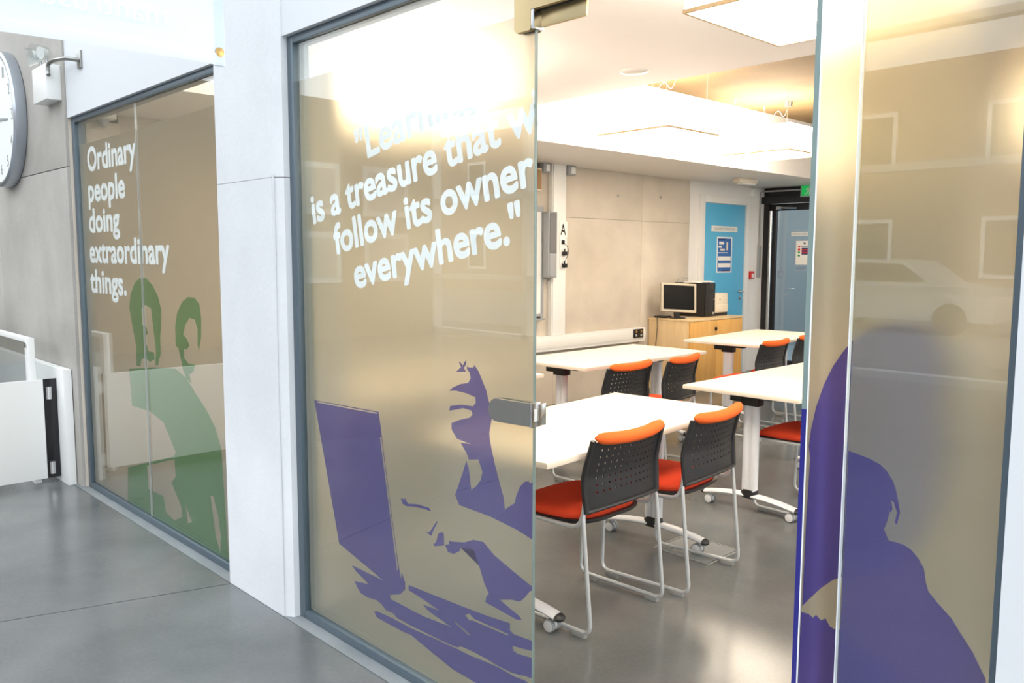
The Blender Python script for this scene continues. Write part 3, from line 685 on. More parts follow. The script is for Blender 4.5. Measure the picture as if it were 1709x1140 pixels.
def make_chair():
    t = empty('stacking_chair')
    W = 0.236
    # seat shell and cushion: rounded outline, facing -X
    def outline(sx, sy, ox, n=40, p=4.0):
        out = []
        for k in range(n):
            a_ = 2 * math.pi * k / n; c, s_ = math.cos(a_), math.sin(a_)
            x = math.copysign(abs(c) ** (2 / p), c) * sx + ox; y = math.copysign(abs(s_) ** (2 / p), s_) * sy
            y *= 1.0 - 0.10 * max(0, (x + 0.05) / 0.25)       # narrower at the back
            out.append((x, y))
        return out
    def droop(x): return -0.022 * max(0, (-x - 0.14) / 0.13) ** 2 + 0.008 * max(0, (x) / 0.2)
    ox = -0.045
    o1 = outline(0.225, 0.232, ox); o2 = outline(0.215, 0.222, ox)
    sh = B(); sh.rings([[(x, y, 0.420 + droop(x)) for x, y in o2], [(x, y, 0.430 + droop(x)) for x, y in o1], [(x, y, 0.438 + droop(x)) for x, y in o1]])
    sh.build('seat_shell', M['black'], t)
    cs = B(); prof = [(0.985, 0.4385), (1.0, 0.447), (0.995, 0.459), (0.96, 0.469), (0.88, 0.475), (0.70, 0.478), (0.40, 0.477), (0.12, 0.476)]
    base = outline(0.212, 0.222, ox - 0.004)
    cs.rings([[((x - ox) * f + ox, y * f, z + droop((x - ox) * f + ox)) for x, y in base] for f, z in prof])
    cs.build('seat_cushion', M['red'], t)
    # backrest: curved perforated plate
    def bx(y, z):
        w = abs(y) / W
        if z < 0.63: x = 0.204 - (z - 0.475) / 0.155 * 0.012
        else: x = 0.192 + ((z - 0.63) / 0.16) ** 1.2 * 0.040
        return x + 0.036 * (1 - w * w) - 0.002
    NU, NV = 29, 19
    bm = bmesh.new(); grid = {}
    for j in range(NV + 1):
        for i in range(NU + 1):
            y = -W + 2 * W * i / NU
            z0 = 0.512 - 0.012 * (abs(y) / W) ** 2; z1 = 0.772
            z = z0 + (z1 - z0) * j / NV
            grid[i, j] = bm.verts.new((bx(y, z), y * (1 - 0.05 * abs(z - 0.6) / 0.2), z))
    for j in range(NV):
        for i in range(NU):
            hole = 3 <= i <= NU - 4 and i % 2 == 1 and 3 <= j <= NV - 3 and j % 2 == 0
            if hole: 
                # small square opening inside the cell
                c4 = [grid[i, j], grid[i + 1, j], grid[i + 1, j + 1], grid[i, j + 1]]
                ctr = sum((v.co for v in c4), Vector()) / 4
                inn = [bm.verts.new(ctr + (v.co - ctr) * 0.58) for v in c4]
                for k in range(4): bm.faces.new((c4[k], c4[(k + 1) % 4], inn[(k + 1) % 4], inn[k]))
            else:
                bm.faces.new((grid[i, j], grid[i + 1, j], grid[i + 1, j + 1], grid[i, j + 1]))
    bmesh.ops.recalc_face_normals(bm, faces=bm.faces)
    bmesh.ops.solidify(bm, geom=list(bm.faces), thickness=0.005)
    bk = B(); bk.bm.free(); bk.bm = bm
    bo = bk.build('backrest', M['black'], t)
    rim = B()
    for s in (-1, 1):
        pts = []
        for j in range(13):
            z = 0.495 + (0.782 - 0.495) * j / 12
            pts.append((bx(s * W, z) + 0.002, s * (W + 0.004) * (1 - 0.05 * abs(z - 0.6) / 0.2), z))
        rim.tube(pts, 0.014, 8, ry=0.011)
    rim.tube([(bx(y, 0.512) + 0.003, y, 0.510 - 0.014 * (abs(y) / W) ** 2) for y in [-W + 2 * W * k / 14 for k in range(15)]], 0.009, 8)
    rim.build('backrest_rim', M['black'], t)
    rl_ = B(); n = 22; pts = []; rr = []
    for k in range(n + 1):
        u = -1 + 2 * k / n; y = u * 0.222
        z = 0.779 + 0.012 * u * u; pts.append((bx(y, 0.775) + 0.002, y, z)); rr.append(0.026 * (max(0.03, 1 - abs(u) ** 8)) ** 0.5)
    rl_.tube(pts, rr, 12).build('back_pad', M['red_lit'], t)
    # sled frame
    for s in (-1, 1):
        y = s * 0.245
        f = B()
        f.tube([(0.192, y * 0.97, 0.50), (0.197, y, 0.46), (0.240, y, 0.021), (-0.215, y, 0.021), (-0.205, y, 0.40), (-0.190, y * 0.93, 0.424)], 0.0088, 10, 0.045)
        f.build('sled_tube', M['chrome'], t)
        f = B(); f.tube([(-0.225, y * 0.88, 0.418), (-0.12, y * 0.95, 0.424), (0.10, y * 0.97, 0.428), (0.172, y * 0.99, 0.436), (0.196, y * 0.985, 0.500), (0.194, y * 0.96, 0.56)], 0.0088, 10, 0.05)
        f.build('seat_rail', M['chrome'], t)
        for gx in (0.185, -0.15):
            B().box(gx - 0.035, gx + 0.03, y - 0.011, y + 0.011, 0, 0.024, 0.002).build('floor_glide', M['glide'], t)
    B().tube([(-0.21, -0.22, 0.412), (-0.21, 0.22, 0.412)], 0.008, 8).build('cross_tube', M['chrome'], t)
    return t

TABLES = [((-2.495, 2.878), 4.8, 'white folding table nearest the glass screen, in front of two chairs'),
          ((-4.08, 4.98), 1.2, 'white folding table alongside the concrete wall trunking'),
          ((-2.475, 4.87), 0.5, 'white folding table beside the open glass door'),
          ((-4.09, 7.15), 5.0, 'white folding table in front of the wooden cabinet'),
          ((-4.06, 3.075), 0.0, 'white folding table mostly hidden behind frosted main screen')]
tproto = make_table()
for i, ((x, y), a_, lab) in enumerate(TABLES):
    o = tproto if i == 0 else copy_tree(tproto)
    o.location = (x, y, 0); o.rotation_euler.z = math.radians(a_)
    tag(o, lab, 'table', 'white folding tables in the classroom')
CHAIRS = [((-2.270, 2.598), 2, 'red chair with perforated black back nearest the glass screen'),
          ((-2.255, 3.195), 6, 'red chair second from the screen, at the nearest table'),
          ((-3.545, 4.225), 2, 'red chair nearer the screen at table along concrete wall'),
          ((-3.525, 4.765), 9, 'red chair at far end of table along concrete wall'),
          ((-2.265, 4.600), 0, 'red chair half hidden behind open door edge, nearer seat'),
          ((-2.255, 5.150), 0, 'red chair almost hidden behind the open door, farther seat'),
          ((-3.650, 6.255), 2, 'red chair nearer the screen at table by wooden cabinet'),
          ((-3.690, 6.930), 3, 'red chair farthest away at table by wooden cabinet')]
cproto = make_chair()
for i, ((x, y), a_, lab) in enumerate(CHAIRS):
    o = cproto if i == 0 else copy_tree(cproto)
    o.location = (x, y, 0); o.rotation_euler.z = math.radians(a_)
    tag(o, lab, 'chair', 'red sled-base chairs at the tables')

# cabinet
cb = empty('cabinet', (-5.39, 8.09, 0), label='low maple storage cabinet against concrete wall by blue door', cat='cabinet')
pbox(cb, 'carcass', 'maple', -5.68, -5.15, 7.565, 8.62, 0.0, 0.780, bev=0.002)
pbox(cb, 'cabinet_top', 'maple', -5.685, -5.128, 7.56, 8.625, 0.780, 0.802, bev=0.002)
for a, b in ((7.570, 8.088), (8.092, 8.618)):
    dd = pbox(cb, 'cabinet_door', 'maple_door', -5.150, -5.130, a, b, 0.05, 0.776, bev=0.002)
lkb = B().box(-5.130, -5.124, 8.045, 8.085, 0.66, 0.70, 0.002).box(-5.124, -5.112, 8.058, 8.072, 0.672, 0.688, 0.003)
rel(lkb.build('lock', M['gloss_black'], cb), cb)
# computer tower
pc = empty('computer_tower', (-5.48, 8.14, 0.802), label='black desktop computer tower standing on the maple cabinet', cat='computer')
pbox(pc, 'case', 'black', -5.68, -5.275, 8.04, 8.245, 0.806, 1.185, bev=0.006)
pbox(pc, 'front_panel', 'gloss_black', -5.275, -5.262, 8.045, 8.24, 0.812, 1.18, bev=0.005)
pbox(pc, 'drive_bay', 'black', -5.262, -5.259, 8.06, 8.225, 1.08, 1.12, bev=0.001)
pbox(pc, 'badge', 'grey_plastic', -5.262, -5.260, 8.19, 8.225, 0.83, 0.855)
rel(B().lathe([(0.010, 0), (0.009, 0.004)], (-5.262, 8.215, 1.0), 'x', 14).build('power_button', M['steel'], pc), pc)
for x in (-5.63, -5.32):
    for y in (8.07, 8.215): pbox(pc, 'rubber_foot', 'black', x - 0.015, x + 0.015, y - 0.015, y + 0.015, 0.802, 0.807)
# papers on top of the tower
pp = empty('paper_stack', (-5.4, 8.12, 1.186), label='loose white papers lying on top of the computer tower', cat='papers')
for i, (x, y, r) in enumerate(((-5.42, 8.13, 12), (-5.41, 8.12, -8), (-5.40, 8.14, 25))):
    o = B().box(-0.105, 0.105, -0.15, 0.15, 0, 0.006).build('sheet', M['paper'], pp, smooth=False)
    o.location = (x + 5.4, y - 8.12, 0.0 + i * 0.0065); o.rotation_euler = (0, 0, math.radians(r))
wr_ = tag(B().tube([(-5.62, 7.98, 1.02), (-5.62, 8.0, 1.21), (-5.60, 8.06, 1.245), (-5.52, 8.10, 1.235), (-5.55, 8.04, 1.225), (-5.56, 8.02, 1.19)], 0.004, 6, 0.03).build('cable_loop', M['grey_plastic']), 'thin grey cable looping over computer tower top', 'cable')
# monitor
mo = empty('monitor', (-5.36, 7.67, 0.802), math.radians(-32), label='old beige framed flat monitor with dark screen on cabinet', cat='monitor')
tl = Matrix.Rotation(math.radians(-10), 4, 'Y') @ Matrix.Rotation(math.radians(-3), 4, 'X')
def mpart(b, name, mat, tilt=True):
    o = b.build(name, M[mat], mo)
    if tilt: o.matrix_local = Matrix.Translation((0, 0, 0.10)) @ tl
    return o
mpart(B().box(-0.03, 0.015, -0.205, 0.205, -0.03, 0.29, 0.006), 'bezel', 'monitor_grey')
mpart(B().box(0.0145, 0.0165, -0.18, 0.18, -0.002, 0.265, 0.001), 'screen', 'screen')
mpart(B().box(-0.06, -0.03, -0.13, 0.13, 0.02, 0.22, 0.01), 'rear_housing', 'monitor_grey')
mpart(B().box(-0.05, -0.025, -0.03, 0.03, 0.008, 0.16, 0.004), 'stand_neck', 'black', False)
mpart(B().lathe([(0.09, 0), (0.09, 0.006), (0.05, 0.012), (0.03, 0.014)], (-0.02, 0, 0.0), 'z', 24), 'stand_base', 'black', False)
# printer
pn = empty('printer', (-5.42, 8.42, 0.802), label='small cream laser printer behind the computer tower', cat='printer')
pbox(pn, 'base_tray', 'black', -5.60, -5.30, 8.275, 8.565, 0.802, 0.835, bev=0.006)
pbox(pn, 'housing', 'cream', -5.60, -5.29, 8.275, 8.56, 0.835, 1.062, bev=0.02)
pbox(pn, 'front_flap', 'cream', -5.292, -5.284, 8.285, 8.55, 0.85, 0.93, bev=0.003)
rel(B().lathe([(0.010, 0), (0.009, 0.003)], (-5.290, 8.385, 0.99), 'x', 14).build('emblem', M['steel'], pn), pn)
kb = empty('keyboard', (-5.5, 7.62, 0.802), label='black keyboard lying at the left end of cabinet', cat='keyboard')
pbox(kb, 'key_tray', 'black', -5.62, -5.48, 7.575, 7.72, 0.802, 0.818, bev=0.004)
for i in range(4):
    for j in range(5): pbox(kb, 'key', 'gloss_black', -5.612 + i * 0.032, -5.586 + i * 0.032, 7.582 + j * 0.027, 7.604 + j * 0.027, 0.818, 0.823)
pl = tag(box('paper_sheet', M['paper'], None, -5.47, -5.33, 7.74, 7.92, 0.802, 0.806), 'crumpled white sheet tucked behind the monitor stand', 'paper')
tag(B().tube([(-5.60, 7.572, 0.824), (-5.56, 7.552, 0.815), (-5.55, 7.548, 0.70), (-5.57, 7.545, 0.45), (-5.60, 7.54, 0.25), (-5.62, 7.50, 0.16)], 0.0045, 6, 0.03).build('power_cable', M['black']), 'black cable hanging down the end of the cabinet', 'cable')

# ---- concrete wall fittings
tr = empty('riser_trunking', (-5.64, 6.02, 0.71), label='tall white vertical cable trunking on the concrete wall', cat='trunking')
pbox(tr, 'trunking_body', 'white_plastic', -5.687, -5.632, 5.925, 6.125, 0.706, 2.366, bev=0.004)
pbox(tr, 'trunking_lid', 'white_plastic', -5.632, -5.62, 5.935, 6.115, 0.706, 2.366, bev=0.004)
tr = empty('dado_trunking', (-5.64, 5.3, 0.55), label='white horizontal dado trunking low on the concrete wall', cat='trunking')
pbox(tr, 'dado_run', 'white_plastic', -5.687, -5.60, 3.2, 7.40, 0.555, 0.705, bev=0.005)
pbox(tr, 'dado_lid', 'white_plastic', -5.60, -5.596, 3.2, 7.40, 0.585, 0.675, bev=0.001)
so = empty('double_socket', (-5.596, 7.26, 0.65), label='black double power socket at the end of the dado trunking', cat='socket')
pbox(so, 'face_plate', 'gloss_black', -5.596, -5.585, 7.18, 7.345, 0.60, 0.695, bev=0.003)
for y in (7.22, 7.305):
    pbox(so, 'rocker_switch', 'brass', -5.585, -5.580, y - 0.012, y + 0.012, 0.655, 0.68, bev=0.001)
    pbox(so, 'pin_holes', 'grey_plastic', -5.585, -5.5835, y - 0.015, y + 0.015, 0.615, 0.64)
pa = tag(box('letter_card', M['paper'], None, -5.62, -5.617, 6.02, 6.13, 1.655, 1.82), 'white card with large black letter A on riser', 'sign')
text_obj('lettering', 'A', M['gloss_black'], pa, (-5.6165, 6.035, 1.69), (0, 1, 0), TZ, 0.072, 0.108, bold=-0.012)
fs = empty('switched_outlet', (-5.62, 6.07, 1.39), label='white outlet panel with two black plugs beside grey speaker', cat='socket')
pbox(fs, 'face_plate', 'white_plastic', -5.62, -5.614, 6.02, 6.125, 1.36, 1.65, bev=0.002)
pbox(fs, 'data_port', 'gloss_black', -5.614, -5.606, 6.045, 6.085, 1.598, 1.638, bev=0.002)
for z in (1.51, 1.392):
    rel(B().box(-5.614, -5.575, 6.05, 6.095, z - 0.022, z + 0.018, 0.006).cyl((-5.595, 6.072, z + 0.015), (-5.595, 6.072, z + 0.045), 0.007, 8).build('plug', M['gloss_black'], fs), fs)
rel(B().tube([(-5.606, 6.075, 1.61), (-5.585, 6.11, 1.57), (-5.585, 6.115, 1.50), (-5.59, 6.085, 1.45), (-5.595, 6.072, 1.43)], 0.003, 6, 0.03).build('flex', M['gloss_black'], fs), fs)
sb = empty('column_speaker', (-5.57, 5.88, 1.27), label='tall grey column loudspeaker beside the whiteboard', cat='speaker')
pbox(sb, 'cabinet_body', 'grey_plastic', -5.635, -5.56, 5.805, 5.925, 1.275, 1.905, bev=0.008)
M['grille'] = plain('dark_grille', srgb(112, 112, 114), 0.6, bump=0.6, nscale=500)
pbox(sb, 'grille', 'grille', -5.56, -5.553, 5.822, 5.915, 1.51, 1.895, bev=0.006)
pbox(sb, 'lower_cover', 'grey_plastic', -5.56, -5.554, 5.822, 5.915, 1.285, 1.505, bev=0.004)
pbox(sb, 'wall_bracket', 'black', -5.69, -5.635, 5.83, 5.90, 1.45, 1.80)
wb = empty('whiteboard', (-5.67, 4.85, 0.86), label='wall mounted whiteboard with pen tray left of the grey speaker', cat='whiteboard')
pbox(wb, 'board', 'white_plastic', -5.69, -5.655, 3.95, 5.80, 0.92, 1.915)
pbox(wb, 'frame_rail', 'grey_plastic', -5.69, -5.645, 3.93, 5.83, 1.905, 1.955, bev=0.003)
pbox(wb, 'frame_rail', 'grey_plastic', -5.69, -5.645, 3.93, 5.83, 0.875, 0.925, bev=0.003)
pbox(wb, 'frame_rail', 'grey_plastic', -5.69, -5.645, 5.80, 5.83, 0.925, 1.905, bev=0.003)
pbox(wb, 'pen_tray', 'grey_plastic', -5.645, -5.59, 4.3, 5.80, 0.868, 0.885, bev=0.003)
rel(B().cyl((-5.615, 5.62, 0.894), (-5.615, 5.75, 0.894), 0.009, 10).build('marker_pen', M['black'], wb), wb)
tb = empty('wall_speaker', (-5.64, 5.62, 2.1), label='tan cloth wall speaker with cream rim above whiteboard', cat='speaker')
pbox(tb, 'housing', 'cream', -5.69, -5.60, 5.40, 5.758, 2.095, 2.31, bev=0.015)
pbox(tb, 'cloth_grille', 'tan_box', -5.60, -5.593, 5.42, 5.742, 2.11, 2.295, bev=0.003)
for lab, y0, y1 in (('small grey sensor box left of the white riser', 5.775, 5.865), ('small grey sensor box right of the white riser', 6.125, 6.235)):
    se = empty('motion_sensor', (-5.65, (y0 + y1) / 2, 2.27), label=lab, cat='sensor', group='sensors under the bulkhead')
    pbox(se, 'housing', 'grey_plastic', -5.69, -5.60, y0, y1, 2.275, 2.366, bev=0.006)
    pbox(se, 'lens', 'white_plastic', -5.60, -5.594, y0 + 0.035, y1 - 0.012, 2.288, 2.35, bev=0.003)
cp = empty('call_point', (-5.67, 9.67, 1.2), label='red fire alarm call point beside blue door', cat='alarm')
pbox(cp, 'box', 'red_plastic', -5.688, -5.64, 9.63, 9.735, 1.2, 1.295, bev=0.005)
pbox(cp, 'glass_plate', 'white_plastic', -5.64, -5.637, 9.665, 9.715, 1.215, 1.265, bev=0.001)
hg = tag(box('hinge_cover', M['grey_plastic'], None, -5.688, -5.66, 9.86, 9.92, 1.22, 1.62, 0.004), 'slim grey vertical cover strip on white wall near exit', 'cover strip')
cd = empty('conduit', (-5.68, 9.97, 1.6), label='grey conduit bending along wall to the exit sign', cat='conduit')
rel(B().tube([(-5.672, 9.89, 1.62), (-5.672, 9.89, 2.315), (-5.64, 9.92, 2.32), (-5.15, 9.92, 2.318)], 0.011, 8, 0.06).build('pipe', M['grey_plastic'], cd), cd)
rel(B().box(-5.688, -5.65, 9.65, 9.73, 2.24, 2.35, 0.006).build('junction_box', M['white_plastic'], cd), cd)
# exit sign
es = empty('exit_sign', (-5.03, 9.92, 2.235), label='green running man exit sign under the bulkhead', cat='sign')
pbox(es, 'casing', 'grey_plastic', -5.145, -4.90, 9.915, 9.945, 2.225, 2.366, bev=0.003)
pbox(es, 'green_panel', 'green_sign', -5.128, -4.915, 9.912, 9.915, 2.24, 2.362)
mn = B(); mp_ = wallmap(9.9105)
def limb(a, b, w):
    (x0, z0), (x1, z1) = a, b; L_ = math.hypot(x1 - x0, z1 - z0); nx, nz = -(z1 - z0) / L_ * w, (x1 - x0) / L_ * w
    mn.prism([(x0 + nx, z0 + nz), (x1 + nx, z1 + nz), (x1 - nx, z1 - nz), (x0 - nx, z0 - nz)], mp_, 0, 0.001)
cx_, cz_ = -5.035, 2.30
mn.prism([(cx_ + 0.018 + 0.011 * math.cos(k * math.pi / 5), cz_ + 0.047 + 0.011 * math.sin(k * math.pi / 5)) for k in range(10)], mp_, 0, 0.001)
for a, b, w in (((0.012, 0.033), (-0.006, -0.006), 0.011), ((-0.006, -0.004), (0.018, -0.022), 0.006), ((0.018, -0.022), (0.010, -0.048), 0.005), ((-0.006, -0.006), (-0.020, -0.032), 0.006),
                ((-0.020, -0.032), (-0.045, -0.034), 0.005), ((0.010, 0.030), (-0.020, 0.026), 0.004), ((-0.020, 0.026), (-0.030, 0.008), 0.004), ((0.010, 0.028), (0.028, 0.012), 0.004), ((0.028, 0.012), (0.042, 0.022), 0.004)):
    limb((cx_ + a[0], cz_ + a[1]), (cx_ + b[0], cz_ + b[1]), w)
rel(mn.build('running_man', M['paper'], es, smooth=False), es)
# emergency bulkhead light
el = empty('emergency_light', (-5.15, 8.6, 2.3), label='slim cream emergency light under the bulkhead', cat='light')
pbox(el, 'body', 'cream', -5.19, -5.10, 8.42, 8.80, 2.318, 2.366, bev=0.008)
pbox(el, 'diffuser', 'white_plastic', -5.185, -5.105, 8.50, 8.78, 2.300, 2.32, bev=0.008)
# ceiling detector in the raft
dt = tag(B().lathe([(0.012, -0.016), (0.05, -0.014), (0.085, -0.007), (0.092, 0.0)], (-3.31, 4.21, 2.62), 'z', 24).build('smoke_detector', M['white_plastic']), 'small round white detector set into white ceiling', 'detector')
# sensor behind the left screen
cs = empty('ceiling_sensor', (-5.64, 1.84, 2.25), label='white bracket sensor high behind the left screen', cat='sensor')
rel(B().lathe([(0.075, 0.0), (0.08, -0.012), (0.078, -0.04), (0.06, -0.045)], (-5.60, 1.83, 2.366), 'z', 20).build('base', M['white_plastic'], cs), cs)
rel(B().lathe([(0.035, -0.045), (0.035, -0.075), (0.02, -0.09)], (-5.60, 1.83, 2.366), 'z', 14).build('head', M['grey_plastic'], cs), cs)

# ---- pendant light boxes
def make_pendant():
    t = empty('pendant_light')
    b = B().box(-0.34, 0.34, -0.34, 0.34, 0.012, 0.245, 0.008).build('diffuser_box', M['lamp'], t)
    for a in ((-0.343, -0.333, -0.343, 0.343), (0.333, 0.343, -0.343, 0.343), (-0.333, 0.333, -0.343, -0.333), (-0.333, 0.333, 0.333, 0.343)):
        box('bottom_rim', M['lamp_rim'], t, a[0], a[1], a[2], a[3], 0.0, 0.014)
    return t
PEND = [((-4.11, 5.55, 2.44), 2.97, 'lit square box pendant, left of the two beyond the suspended ceiling'),
        ((-4.14, 7.43, 2.44), 2.97, 'lit square box pendant, farthest one by the exit sign'),
        ((-1.49, 2.95, 2.355), 2.62, 'lit square box pendant near the top of the doorway'),
        ((-4.11, 2.95, 2.355), 2.62, 'lit square box pendant glowing behind the frosted main screen'),
        ((-1.49, 7.43, 2.44), 2.97, 'added unseen box pendant brightening the back right'),  # this pendant and the two below are added to brighten the room
        ((0.50, 2.95, 2.355), 2.62, 'added unseen box pendant brightening the front right'),
        ((0.50, 5.55, 2.44), 2.97, 'added unseen box pendant brightening the right wall side')]
proto = make_pendant()
for i, (loc, top, lab) in enumerate(PEND):
    o = proto if i == 0 else copy_tree(proto)
    o.location = loc; tag(o, lab, 'pendant lamp', 'square box pendants in the classroom')
for i, (loc, top, lab) in enumerate(PEND):
    root = [ob for ob in COL.objects if ob.get('label') == lab][0]
    h = top - loc[2]
    for sx in (-1, 1):
        for sy in (-1, 1):
            B().cyl((sx * 0.27, sy * 0.27, 0.24), (sx * 0.27, sy * 0.27, h), 0.0022, 6).build('suspension_wire', M['wire'], root)
            B().cyl((sx * 0.27, sy * 0.27, h - 0.03), (sx * 0.27, sy * 0.27, h), 0.008, 8).build('wire_anchor', M['white_plastic'], root)
    if top > 2.9:
        B().tube([(-0.05, 0.05, 0.24), (-0.05, 0.05, h - 0.14), (-0.02, 0.10, h - 0.08), (0.0, 0.16, h - 0.16), (0.02, 0.20, h - 0.06), (0.02, 0.20, h)], 0.003, 6, 0.05).build('flex', M['grey_plastic'], root)
        B().lathe([(0.04, h - 0.045), (0.045, h)], (0.02, 0.20, 0), 'z', 14).build('ceiling_rose', M['steel'], root)

# ================================================================== HALL OBJECTS
# big wall clock
ck = empty('wall_clock', (-6.94, 1.63, 2.44), label='large round silver rimmed wall clock on concrete hall wall', cat='clock')
def ckp(b, name, mat, **k): return rel(b.build(name, M[mat], ck, **k), ck)
ckp(B().lathe([(0.455, 0.0), (0.470, -0.005), (0.474, -0.03), (0.472, -0.070), (0.455, -0.082), (0.440, -0.080), (0.436, -0.062)], (-6.94, 1.63, 2.44), 'y', 64), 'rim', 'silver')
ckp(B().lathe([(0.437, -0.055), (0.437, -0.066)], (-6.94, 1.63, 2.44), 'y', 64), 'dial', 'clock_face')
for k in range(12):
    a_ = math.radians(90 - 30 * k)
    text_obj('numeral', str(12 if k == 0 else k), M['grey_plastic'], ck, (-6.94 + 0.35 * math.cos(a_), 1.5632, 2.44 + 0.35 * math.sin(a_) - 0.035), TX, TZ, 0.06 if k in (0, 10, 11) else 0.045, 0.075, center=True).matrix_parent_inverse = Matrix.Translation((6.94, -1.63, -2.44))
for a_, ln, w in ((8, 0.34, 0.008), (95, 0.24, 0.011)):
    b = B(); a2 = math.radians(90 - a_); dx, dz = math.cos(a2), math.sin(a2)
    b.prism([(-6.94 - dz * w - dx * 0.05, 2.44 + dx * w - dz * 0.05), (-6.94 - dz * w * 0.5 + dx * ln, 2.44 + dx * w * 0.5 + dz * ln), (-6.94 + dz * w * 0.5 + dx * ln, 2.44 - dx * w * 0.5 + dz * ln), (-6.94 + dz * w - dx * 0.05, 2.44 - dx * w - dz * 0.05)], wallmap(1.558), 0, 0.003)
    ckp(b, 'hand', 'grey_plastic', smooth=False)
# twin spot emergency light
tw = empty('twin_spotlight', (-5.84, 1.63, 2.42), label='white emergency light box with clear twin spot heads', cat='light')
rel(B().box(-5.985, -5.70, 1.545, 1.63, 2.425, 2.635, 0.004).build('battery_box', M['white_plastic'], tw), tw)
for x, tl_ in ((-5.90, -1), (-5.78, 1)):
    d = Vector((0.25 * tl_, -0.75, -0.15)).normalized(); p = Vector((x, 1.56, 2.71))
    rel(B().cyl(p - d * 0.03, p + d * 0.06, 0.035, 16, r1=0.058).build('lamp_head', M['clear_plastic'], tw), tw)
    rel(B().cyl(p - d * 0.025, p + d * 0.02, 0.02, 12, r1=0.038).build('reflector', M['white_plastic'], tw), tw)
    rel(B().cyl((x, 1.58, 2.633), (x, 1.575, 2.68), 0.008, 8).build('swivel', M['steel_br'], tw), tw)
# bracket arm on the spandrel
br = empty('wall_bracket', (-5.36, 1.622, 2.6), label='bent steel bracket arm on white wall beside spot lights', cat='bracket')
rel(B().box(-5.40, -5.335, 1.634, 1.645, 2.565, 2.665, 0.002).build('wall_plate', M['steel'], br), br)
rel(B().tube([(-5.37, 1.637, 2.612), (-5.38, 1.575, 2.615), (-5.60, 1.560, 2.635), (-5.675, 1.555, 2.625), (-5.68, 1.553, 2.575), (-5.665, 1.553, 2.56)], 0.012, 8, 0.03).build('arm', M['steel'], br), br)
# barrier: fixed plate, hinged leaf, balustrade
bp_ = tag(B().box(-7.6, -5.775, 1.575, 1.625, 0.0, 0.752, 0.002).build('barrier_panel', M['white_plastic']), 'low white fixed panel against concrete wall behind the gate', 'panel')
gt = empty('swing_gate', (-5.92, 1.56, 0), label='white low swing gate leaf with black hinge strip', cat='gate')
pbox(gt, 'leaf', 'white_plastic', -5.945, -5.92, 0.45, 1.495, 0.035, 0.684, bev=0.003)
pbox(gt, 'hinge_strip', 'gloss_black', -5.94, -5.925, 1.497, 1.574, 0.035, 0.684)
for z in (0.10, 0.59):
    rel(B().cyl((-5.914, 1.525, z - 0.035), (-5.914, 1.525, z + 0.045), 0.017, 14).build('hinge_pin', M['steel_br'], gt), gt)
bl = empty('balustrade', (-6.8, 1.45, 0), label='white framed glass balustrade behind the swing gate', cat='balustrade')
pbox(bl, 'end_post', 'white_plastic', -6.045, -5.965, 1.43, 1.47, 0.0, 0.95, bev=0.003)
pbox(bl, 'top_rail', 'white_plastic', -8.5, -6.045, 1.43, 1.47, 0.92, 0.95, bev=0.003)
pbox(bl, 'glass_infill', 'clear_plastic', -8.5, -6.045, 1.446, 1.454, 0.10, 0.92)
pbox(bl, 'bottom_rail', 'white_plastic', -8.5, -6.045, 1.43, 1.47, 0.0, 0.10, bev=0.003)
rel(B().lathe([(0.018, 0), (0.018, -0.006), (0.008, -0.008)], (-6.005, 1.43, 0.905), 'y', 14).build('bolt_cap', M['steel_br'], bl), bl)

# hanging mesh banner with reversed lettering
bn = empty('banner', (-2.3, 0.2, 2.03), label='white mesh banner hanging at upper left with brass eyelet', cat='banner')
def bz(y, z): return -2.30 + 0.006 * math.sin(y * 5 + z * 1.5)
NB = 24
b = B(); vs = []; fs = []
zb = 1.998
for j in range(9):
    for i in range(NB + 1):
        y = -1.6 + (1.082 + 1.6) * i / NB; z = zb + 1.4 * j / 8 + (0.012 * (1 - j / 8) * math.sin((y - 0.2) * 2.2))
        vs.append((bz(y, z), y, z))
for j in range(8):
    for i in range(NB):
        k = j * (NB + 1) + i; fs.append((k, k + 1, k + NB + 2, k + NB + 1))
b._geo(vs, fs)
rel(b.build('mesh_sheet', M['banner'], bn), bn)
bh = B(); vs = []; fs = []
for i in range(NB + 1):
    y = -1.6 + (1.082 + 1.6) * i / NB
    for z in (zb - 0.002, zb + 0.03):
        zz = z + 0.012 * math.sin((y - 0.2) * 2.2); vs.append((bz(y, zz) + 0.003, y, zz))
fs = [(2 * i, 2 * i + 2, 2 * i + 3, 2 * i + 1) for i in range(NB)]
bh._geo(vs, fs); rel(bh.build('bottom_hem', M['banner_hem'], bn), bn)
rel(B().box(-2.302, -2.296, 1.052, 1.083, zb + 0.008, zb + 1.4).build('side_hem', M['banner_hem'], bn, smooth=False), bn)
rel(B().lathe([(0.006, 0), (0.013, 0.001), (0.013, 0.004), (0.006, 0.005)], (-2.296, 1.066, zb + 0.045), 'x', 18).build('eyelet', M['brass'], bn), bn)
text_obj('lettering', 'mantrust.org', M['banner_hem'], bn, (-2.285, 0.92, 2.085), (0, -1, 0), TZ, 0.42, 0.055).matrix_parent_inverse = Matrix.Translation((2.3, -0.2, -2.03))

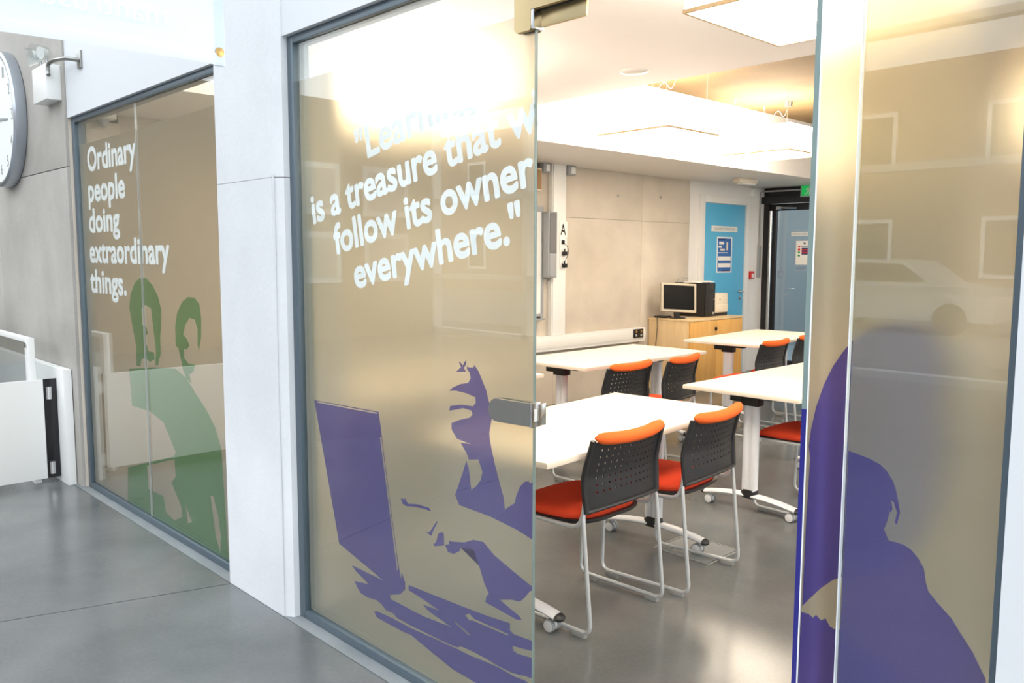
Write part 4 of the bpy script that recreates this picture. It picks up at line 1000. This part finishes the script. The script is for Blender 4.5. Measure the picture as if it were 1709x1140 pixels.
# ================================================================== BEHIND THE CAMERA: glazed street front, seen only in reflections
we = B().box(-13.2, -13.0, -7.1, 1.63, 0, 4.2).build('wall_end', M['hall_tan'])
tag(we, 'tan end wall of the hall mirrored in the left screen', 'wall', kind='structure')
for y in (-6.3, -4.8):
    for z in (1.0, 2.2):
        sw = box('wall_window', M['white'], we, -13.0, -12.95, y, y + 1.0, z, z + 0.9); box('pane', M['glide'], sw, -12.95, -12.94, y + 0.1, y + 0.9, z + 0.1, z + 0.8)
fc = empty('window_4', (0, -7, 0), label='glazed street front of the hall mirrored in the glass', cat='window', kind='structure')
for i in range(8):
    x = -13 + i * 2.6
    pbox(fc, 'mullion', 'white', x - 0.06, x + 0.06, -7.1, -6.9, 0, 4.2)
for z in (0.0, 1.05, 2.5, 4.1):
    pbox(fc, 'transom', 'white', -13, 5.2, -7.1, -6.9, z, z + 0.09)
st = B().box(-40, 20, -30, -9.0, -0.2, -0.02).build('floor_street', M['asphalt'])
tag(st, 'grey street surface mirrored in the right side panel', 'street', kind='structure')
hs = empty('house', (-12, -22, 0), label='brick terrace across the street mirrored in the glass', cat='house')
pbox(hs, 'brick_wall', 'brick', -34, 10, -24, -22, -0.02, 7.0)
for i in range(12):
    for z in (0.9, 4.0):
        x = -33 + i * 3.6
        w_ = pbox(hs, 'sash_window', 'car_white', x, x + 1.2, -22.02, -21.95, z, z + 1.7)
        o = pbox(hs, 'window_glass', 'screen', x + 0.12, x + 1.08, -21.95, -21.94, z + 0.12, z + 1.58)
cr_ = empty('car', (-7.0, -14.5, 0), label='white car parked in the street mirrored in the side panel', cat='car')
prof = [(-2.0, 0.25), (2.05, 0.25), (2.1, 0.6), (1.95, 0.85), (1.0, 0.98), (0.4, 1.42), (-1.1, 1.45), (-1.75, 1.0), (-2.05, 0.9)]
B().prism(prof, lambda u, v, d: (u, d, v), -0.85, 0.85).build('body', M['car_white'], cr_)
B().prism([(0.85, 1.0), (0.38, 1.35), (-1.0, 1.38), (-1.5, 1.0)], lambda u, v, d: (u, d, v), -0.86, 0.86).build('side_glass', M['screen'], cr_)
for x in (-1.3, 1.3):
    for y in (-0.8, 0.8):
        B().lathe([(0.18, -0.09), (0.31, -0.09), (0.31, 0.09), (0.18, 0.09)], (x, y, 0.29), 'y', 20).build('wheel', M['black'], cr_)
# courtyard behind the exit door
ct = B().box(-9, 2, 13.2, 13.4, -0.1, 3.0).build('wall_courtyard', M['court'])
tag(ct, 'blue grey courtyard wall seen through exit door glass', 'wall', kind='structure')
cg_ = B().box(-9, 2, 10.25, 13.2, -0.2, -0.01).build('floor_courtyard', M['asphalt'])
tag(cg_, 'paved courtyard ground outside the exit door', 'ground', kind='structure')
